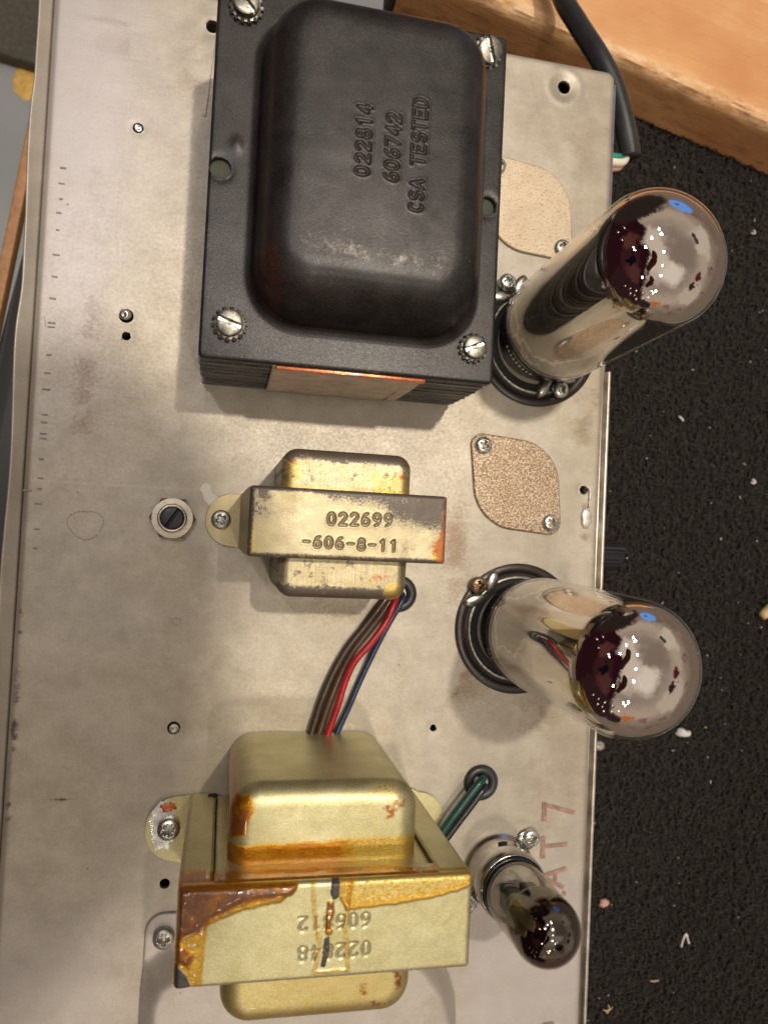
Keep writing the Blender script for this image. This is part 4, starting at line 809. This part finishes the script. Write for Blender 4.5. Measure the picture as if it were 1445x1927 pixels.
# ------------------------------------------------------------------ wires
def wire(name, pts, r, mat, label, n=14, group=None):
    b = MB(); b.tube(spline(pts, 8), r, n); tag(b.build(name, M[mat], org=pts[0]), label, 'wire', group)
GR = 'transformer lead wires'
wire('brown_wire', [(57, -18, -3), (55.5, -20, 2.0), (52.6, -23.6, 3.0), (47.5, -31, 2.2), (42.2, -38.2, 2.0), (38.0, -46, 2.0), (34.6, -54.5, 2.2), (32.0, -63.6, 2.6), (29.8, -72, 3.2)], 1.3, 'wbrown', 'dark brown wire, outermost left of the bundle between the two smaller transformers', group=GR)
wire('brown_wire', [(57.5, -19, -3), (56.3, -21, 2.6), (53.8, -25, 3.5), (49.4, -31.6, 2.6), (44.6, -38.6, 2.2), (40.6, -46.4, 2.0), (37.4, -55, 2.0), (34.6, -64, 2.5), (32.4, -72, 3)], 1.1, 'wbrown2', 'lighter brown wire lying between the dark brown wire and the red wire', group=GR)
wire('red_wire', [(58.8, -18.6, -3), (57.8, -20.5, 3.5), (56.3, -23.6, 5.5), (54.0, -29, 6), (49.4, -35.6, 6.2), (44.2, -42, 5.8), (41.4, -49, 5), (39.2, -57.6, 4.5), (36.6, -66.1, 4.5), (35, -72, 4.5)], 1.15, 'wred', 'bright red wire in the bundle between the two smaller transformers', group=GR)
wire('blue_wire', [(60.5, -18.8, -3), (60.3, -20.5, 2.6), (58.9, -23.4, 3.8), (55.4, -29.9, 3.6), (51.4, -38.7, 2.6), (47, -49.1, 2.0), (43.4, -58.3, 2.0), (39.8, -66.4, 2.6), (37.5, -72, 3)], 1.0, 'wblue', 'dark blue wire, outermost right of the bundle between the two smaller transformers', group=GR)
wire('green_wire', [(92.3, -82.6, -3), (92.0, -82.3, 2.4), (90.0, -82.6, 5.4), (85.9, -87.2, 6), (80.9, -93.6, 6), (77.0, -99.4, 5.6), (74, -104, 5)], 1.35, 'wgreen', 'dark green wire leaving the grommet above the small smoky tube', group=GR)
wire('black_wire', [(92.8, -85.4, -3), (92.6, -85.4, 2.2), (91.0, -86.0, 4.6), (86.6, -91.6, 4.8), (82.2, -97.4, 4.6), (78.4, -102.6, 4.4), (75.4, -107, 4)], 1.3, 'wblack', 'black wire lying beside the dark green wire', group=GR)
pc = Th('mains_cable', 'thick black power cord cut off beside the top right corner of the chassis', 'cable', (157, 164, -30))
b = MB(); b.tube(spline([(112, 300, -46), (121, 262, -46), (129.5, 238, -44), (136, 222, -39), (142.6, 206, -33), (148.8, 193.5, -31), (153.2, 180, -30), (156.5, 168.2, -30), (157.2, 163.6, -30)], 10), 4.35, 22); b.build('jacket', M['cord'], pc)
b = MB(); b.tube(spline([(156, 166, -31.5), (155, 162.6, -32), (151, 161.6, -32), (146, 161.9, -32), (133.8, 162.4, -32)], 6), 2.2, 14); o = b.build('white_wire', M['wwhite'], pc)
b = MB(); b.tube(spline([(156, 166.4, -30.6), (154.6, 163.8, -30.4), (150.8, 163.0, -30.2), (146, 163.2, -30.2), (133.8, 163.6, -30.2)], 6), 1.2, 12); b.build('green_wire', M['wteal'], pc)
b = MB(); b.tube(spline([(156, 165, -33), (155, 161, -34), (151, 159.6, -34), (146, 160, -34), (133.8, 160.5, -34)], 6), 1.3, 12); b.build('beige_wire', M['pinkbit'], pc)
# knob and toggle on the hidden front face
kn = Th('control_knob', 'dark blue ribbed knob sticking out below the right edge of the chassis', 'knob', (137, -4, -38))
b = MB(); n = 40; v = []; f = []
for i, (xx, q) in enumerate(((137.2, 1.15), (139, 1.15), (139.2, 1), (162, .93), (163.4, .8), (163.4, .01))):
    for j in range(n*2): a = 2*math.pi*j/(n*2); rr = 6.2*q*(1-.07*(j % 4 < 2)*(i in (2, 3))); v.append((xx, -4+rr*math.cos(a), -38+rr*math.sin(a)))
for i in range(5): f += [(i*80+j, i*80+(j+1) % 80, (i+1)*80+(j+1) % 80, (i+1)*80+j) for j in range(80)]
mk('knob_body', v, f, M['knob'], kn, sharp=30); b = MB(); b.box(139, 163, -1.0, -.2, -32.2, -31.6); b.build('pointer_line', M['knob'], kn, smooth=False)
tg = Th('toggle_switch', 'chrome toggle lever peeping out past the right edge under the lower silvered tube', 'switch', (137, -79.5, -25))
b = MB(); b.tube([(136.9, -79.4, -25), (142, -79.4, -25), (148, -79.5, -25), (150.4, -79.6, -25), (152.0, -79.6, -25), (152.9, -79.6, -25)], [1.3, 1.5, 2.0, 2.3, 1.8, .4], 20); b.build('lever', M['toggle'], tg)
b = MB(); b.tube([(136.8, -79.4, -25), (140.5, -79.4, -25)], 3, 20); b.build('bushing', M['dirtyzinc'], tg)
# ------------------------------------------------------------------ carpet
def cgrid(x0, x1, y0, y1, res, amp, z):
    xs = np.arange(x0, x1+.01, res); ys = np.arange(y0, y1+.01, res); X, Y = np.meshgrid(xs, ys)
    h = amp*(fbm(X, Y*.7, 3.0, 5, 4)-.5)*2+amp*.6*(vnoise(X/1.3, Y/1.9, 7)-.5)
    v = np.stack([X+.5*(vnoise(X, Y, 1)-.5), Y+.5*(vnoise(X, Y, 2)-.5), z+h], -1).reshape(-1, 3); ny, nx = X.shape; idx = np.arange(nx*ny).reshape(ny, nx)
    return v, np.stack([idx[:-1, :-1], idx[:-1, 1:], idx[1:, 1:], idx[1:, :-1]], -1).reshape(-1, 4)
ZF = -90
v, f = cgrid(60, 300, -270, 300, .95, 1.5, ZF)
o = mk('carpet', v, f, M['carpet']); o['kind'] = 'structure'
# curled yarn ends standing out of the pile
NY = 46000
r1 = rng.random((NY, 8)); PX = 128+r1[:, 0]*162; PY = -245+r1[:, 1]*540
L = 1.6+3.0*r1[:, 2]; a = 1.57+(r1[:, 3]-.5)*4.2; k = (r1[:, 4]-.5)*3.4; wd = .16+.24*r1[:, 5]; cl_ = fbm(PX, PY*.6, 3.2, 91, 3)
vv_ = np.zeros((NY, 4, 3, 3)); sg = np.array([-1, 0, 1])
for s_ in range(4):
    u = s_/3; aa = a+k*u; x_ = PX+L*u*np.cos(aa)*.7; y_ = PY+L*u*np.sin(aa); z_ = ZF+.2+2.4*(cl_-.3)+1.7*np.sin(u*2.6)*(.4+r1[:, 6])
    w_ = wd*(1, 1.1, 1, .5)[s_]
    for q in range(3):
        vv_[:, s_, q, 0] = x_-np.sin(aa)*w_*sg[q]; vv_[:, s_, q, 1] = y_+np.cos(aa)*w_*sg[q]; vv_[:, s_, q, 2] = z_+(w_ if q == 1 else 0)
loc = np.array([[s_*3, s_*3+3, s_*3+4, s_*3+1] for s_ in range(3)]+[[s_*3+1, s_*3+4, s_*3+5, s_*3+2] for s_ in range(3)])
ff = (loc[None]+(np.arange(NY)*12)[:, None, None]).reshape(-1, 4); vv_ = vv_.reshape(-1, 3)
o = mk('carpet_pile', vv_, ff, M['yarn']); o['kind'] = 'stuff'
# bits on the carpet
def bit(x, y, L, w_, a, mat, name, label, group=None, bend=0.0, z=None):
    z = ZF+2.6 if z is None else z
    P = [(x+L*(u-.5)*math.cos(a+bend*(u-.5)), y+L*(u-.5)*math.sin(a+bend*(u-.5)), z+.4*math.sin(u*3)) for u in np.linspace(0, 1, 7)]
    b = MB(); b.tube(P, [w_*q for q in (.6, 1, .9, 1.1, .8, 1, .5)], 7); tag(b.build(name, M[mat], org=(x, y, z)), label, name.replace('_', ' '), group)
GB = 'bits of lint on the carpet'
bit(262.3, 167.4, 4.0, .45, .9, 'lint', 'lint_scrap', 'curled white lint scrap near the right edge, level with the upper silvered tube', GB, 2.4)
bit(223.2, 66.8, 3.6, .6, -.7, 'lint', 'lint_scrap', 'short straight white scrap right of the upper silvered tube', GB)
bit(267.0, 36.9, 4.2, .65, 1.2, 'lint', 'lint_scrap', 'hooked white scrap at the right, above the wooden stick end', GB, 2.6)
bit(218, -34, 3.0, .5, .4, 'lint', 'lint_scrap', 'tiny pale lint scrap just right of the lower silvered tube dome', GB, 1.0)
bit(219.3, -213.7, 5.2, .45, 0.0, 'pinkbit', 'straw_bit', 'thin straight straw bit lying level near the bottom', None)
bit(194.6, -226, 5.5, .4, .2, 'straw', 'straw_bit', 'star-shaped tangle of pale fibre at the bottom edge', None, .8); 
bit(195, -225.4, 5, .35, 1.4, 'straw', 'straw_bit', 'upright strand of the pale fibre tangle at the bottom edge', None, .8)
v, f = jag(230.8, -92.2, 3.6, 2.2, ZF+1.6, ZF+3.8, n=16, k=.3, seed=2); tag(mk('lint_scrap', v, f, M['lint'], org=(230.8, -92.2, ZF+2)), 'largest white crumb of lint, below and right of the lower silvered tube', 'lint scrap', GB)
v, f = jag(190.9, -174.8, 2.6, 1.7, ZF+1.6, ZF+3.2, n=14, k=.3, seed=5); tag(mk('lint_scrap', v, f, M['pinkbit'], org=(190.9, -174.8, ZF+2)), 'pinkish grey crumb beside the right edge near the small smoky tube', 'lint scrap', GB)
b = MB(); b.tube(spline([(233.2, -198, ZF+3), (233.8, -194, ZF+3.6), (235.4, -191.6, ZF+3.6), (236.6, -194.5, ZF+3.2), (237.6, -196.6, ZF+3)], 5), .55, 8); tag(b.build('lint_scrap', M['lint'], org=(235, -195, ZF+2)), 'curled white scrap shaped like an arch near the bottom right', 'lint scrap', GB)
b = MB(); b.tube([(272.6, -32.6, ZF+4), (274, -31.2, ZF+4), (290, -16, ZF+4.5)], [2.0, 2.5, 2.5], 18); tag(b.build('wooden_stick', M['straw'], org=(280, -25, ZF+4)), 'pale round wooden stick end poking in at the right edge', 'stick')
b = MB()
for i in range(120):
    x_ = 150+rng.random()*140; y_ = -235+rng.random()*430; a = rng.random()*3.14; L = .4+rng.random()**3*1.5; z_ = ZF+2.4
    b.tube([(x_, y_, z_), (x_+L*math.cos(a), y_+L*math.sin(a), z_+.2)], .14+.16*rng.random(), 5)
o = b.build('carpet_crumbs', M['lint']); o['kind'] = 'stuff'
# ------------------------------------------------------------------ wood planks, top right
def plank(name, p0, ang, L, W, z0, z1, label, seed, rough=1.0):
    """p0 = near left corner; plank runs along ang, its width goes away from the camera"""
    nu = int(L/1.6); prof_ = []
    for s_ in np.linspace(0, 1, 14): prof_.append((0, z0+(z1-z0)*s_))                    # near side face, upwards
    for s_ in np.linspace(0, 1, 34)[1:]: prof_.append((W*s_, z1))
    for s_ in np.linspace(0, 1, 4)[1:]: prof_.append((W, z1+(z0-z1)*s_))
    v = []; at = []; us = np.linspace(0, L, nu+1)
    U = np.repeat(us[:, None], len(prof_), 1); Wv = np.array([q[0] for q in prof_])[None]; Zv = np.array([q[1] for q in prof_])[None]
    dE = np.hypot(Wv, z1-Zv)+0*U; n_ = fbm(U*.25, dE*0+U*0+seed, 3.0, seed, 4); n3 = fbm(U*.35, Wv+Zv*1.3+0*U, 2.0, seed+3, 4)
    cut = rough*(1.0+3.0*n_)*np.exp(-(dE/3.4)**2)*(.55+.9*n3)
    Wn = Wv+cut*.75*np.exp(-(Wv/3)**2); Zn = Zv-cut*.75; Wn = Wn-(.5*(n3-.5))*(Wv < .1)
    c_, s_ = math.cos(ang), math.sin(ang); X = p0[0]+U*c_-Wn*s_; Y = p0[1]+U*s_+Wn*c_
    v = np.stack([U, Wn, Zn], -1).reshape(-1, 3); k = len(prof_); idx = np.arange((nu+1)*k).reshape(nu+1, k)
    f = np.stack([idx[:-1, :-1], idx[1:, :-1], idx[1:, 1:], idx[:-1, 1:]], -1).reshape(-1, 4).tolist(); f.append(tuple(idx[0, :])); f.append(tuple(idx[-1, ::-1]))
    at = np.stack([np.clip(1.5*np.exp(-((dE-2)/3.2)**2)*rough, 0, 1), ((Wv < .1)+0*U)*.8, 0*U, 0*U], -1).reshape(-1, 4)
    o = mk(name, v, f, M['wood'], attr=at, sharp=40); o.location = (p0[0]*S, p0[1]*S, 0); o.rotation_euler = (0, 0, ang); tag(o, label, 'plank'); return o
an = math.atan(-.232)
plank('wood_plank', (64.5, 248.6), an, 260, 56, -89, -57, 'orange pine plank with a splintered edge, nearest the chassis corner', 5)
plank('wood_plank', (63, 307.5), an, 260, 50, -89, -58.5, 'second pine plank behind the splintered one, at the very top right corner', 9, .25)
# ------------------------------------------------------------------ things past the left edge
mk('floor', [(-900, -900, -520), (900, -900, -520), (900, 900, -520), (-900, 900, -520)], [(0, 1, 2, 3)], M['sheet'])['kind'] = 'structure'
v, f = jag(-211, 424, 13, 18, -519.5, -518.5, n=30, k=.06); tag(mk('yellow_patch', v, f, M['yellow'], org=(-211, 424, -520)), 'blurred yellow patch on the grey-blue floor at the upper left', 'patch')
b = MB(); b.box(-420, -60, 395, 700, -519, -500, 3, M=Matrix.Rotation(-.16, 4, 'Z')); tag(b.build('olive_cloth', M['olive'], org=(-240, 550, -520)), 'dark olive cloth lying on the floor in the top left corner', 'cloth')
b = MB(); b.box(-2.4, 2.4, -190, 200, -4, 4, .8, M=Matrix.Translation((-105.8, 116, -122)) @ Matrix.Rotation(-.1255, 4, 'Z')); tag(b.build('wooden_rail', M['raw'], org=(-105.8, 116, -122), attr=np.zeros((len(b.v), 4))), 'blurred orange wooden rail slanting past the left edge of the chassis', 'rail')
b = MB(); b.box(-300, -60, -420, 110, -150, -142, 3, M=Matrix.Rotation(0, 4, 'Z')); 
b = MB(); b.add([(-97, 170, -140), (-60, 170, -140), (-60, -400, -140), (-300, -400, -140), (-135, -60, -140), (-111, 90, -140)], [(0, 5, 4, 3, 2, 1)]); o = b.build('black_bag', M['blackthing'], org=(-120, 0, -140), smooth=False); sm = o.modifiers.new('t', 'SOLIDIFY'); sm.thickness = .02; sm.offset = -1
tag(o, 'black fabric in shadow past the left edge of the chassis', 'bag')
# ------------------------------------------------------------------ unseen rods added to cast the dark band over the chassis left
for L0, lab in ((np.array([255, 330, 1400.0]), 'unseen maroon rod added high up to block the upper downlight'), (np.array([190, -390, 1400.0]), 'unseen maroon rod added high up to block the lower downlight')):
    pts = []; rr = []
    for (sx, sy, wd) in ((-60, 55, 14), (-50, 38, 26), (-42, 16, 38), (-36, -14, 42), (-40, -40, 38), (-44, -62, 46), (-60, -92, 48), (-84, -125, 44), (-108, -160, 38), (-140, -215, 34)):
        k = .33; pts.append(tuple(np.array([sx, sy, 0.])*(1-k)+L0*k)); rr.append(wd*(1-k))
    b = MB(); P2 = spline(pts, 5); r2 = np.interp(np.linspace(0, 1, len(P2)), np.linspace(0, 1, len(rr)), rr); b.tube(P2, list(r2), 16)
    tag(b.build('shadow_caster', M['caster_col'], org=pts[4]), lab, 'arm')
print('objects', len(bpy.data.objects))
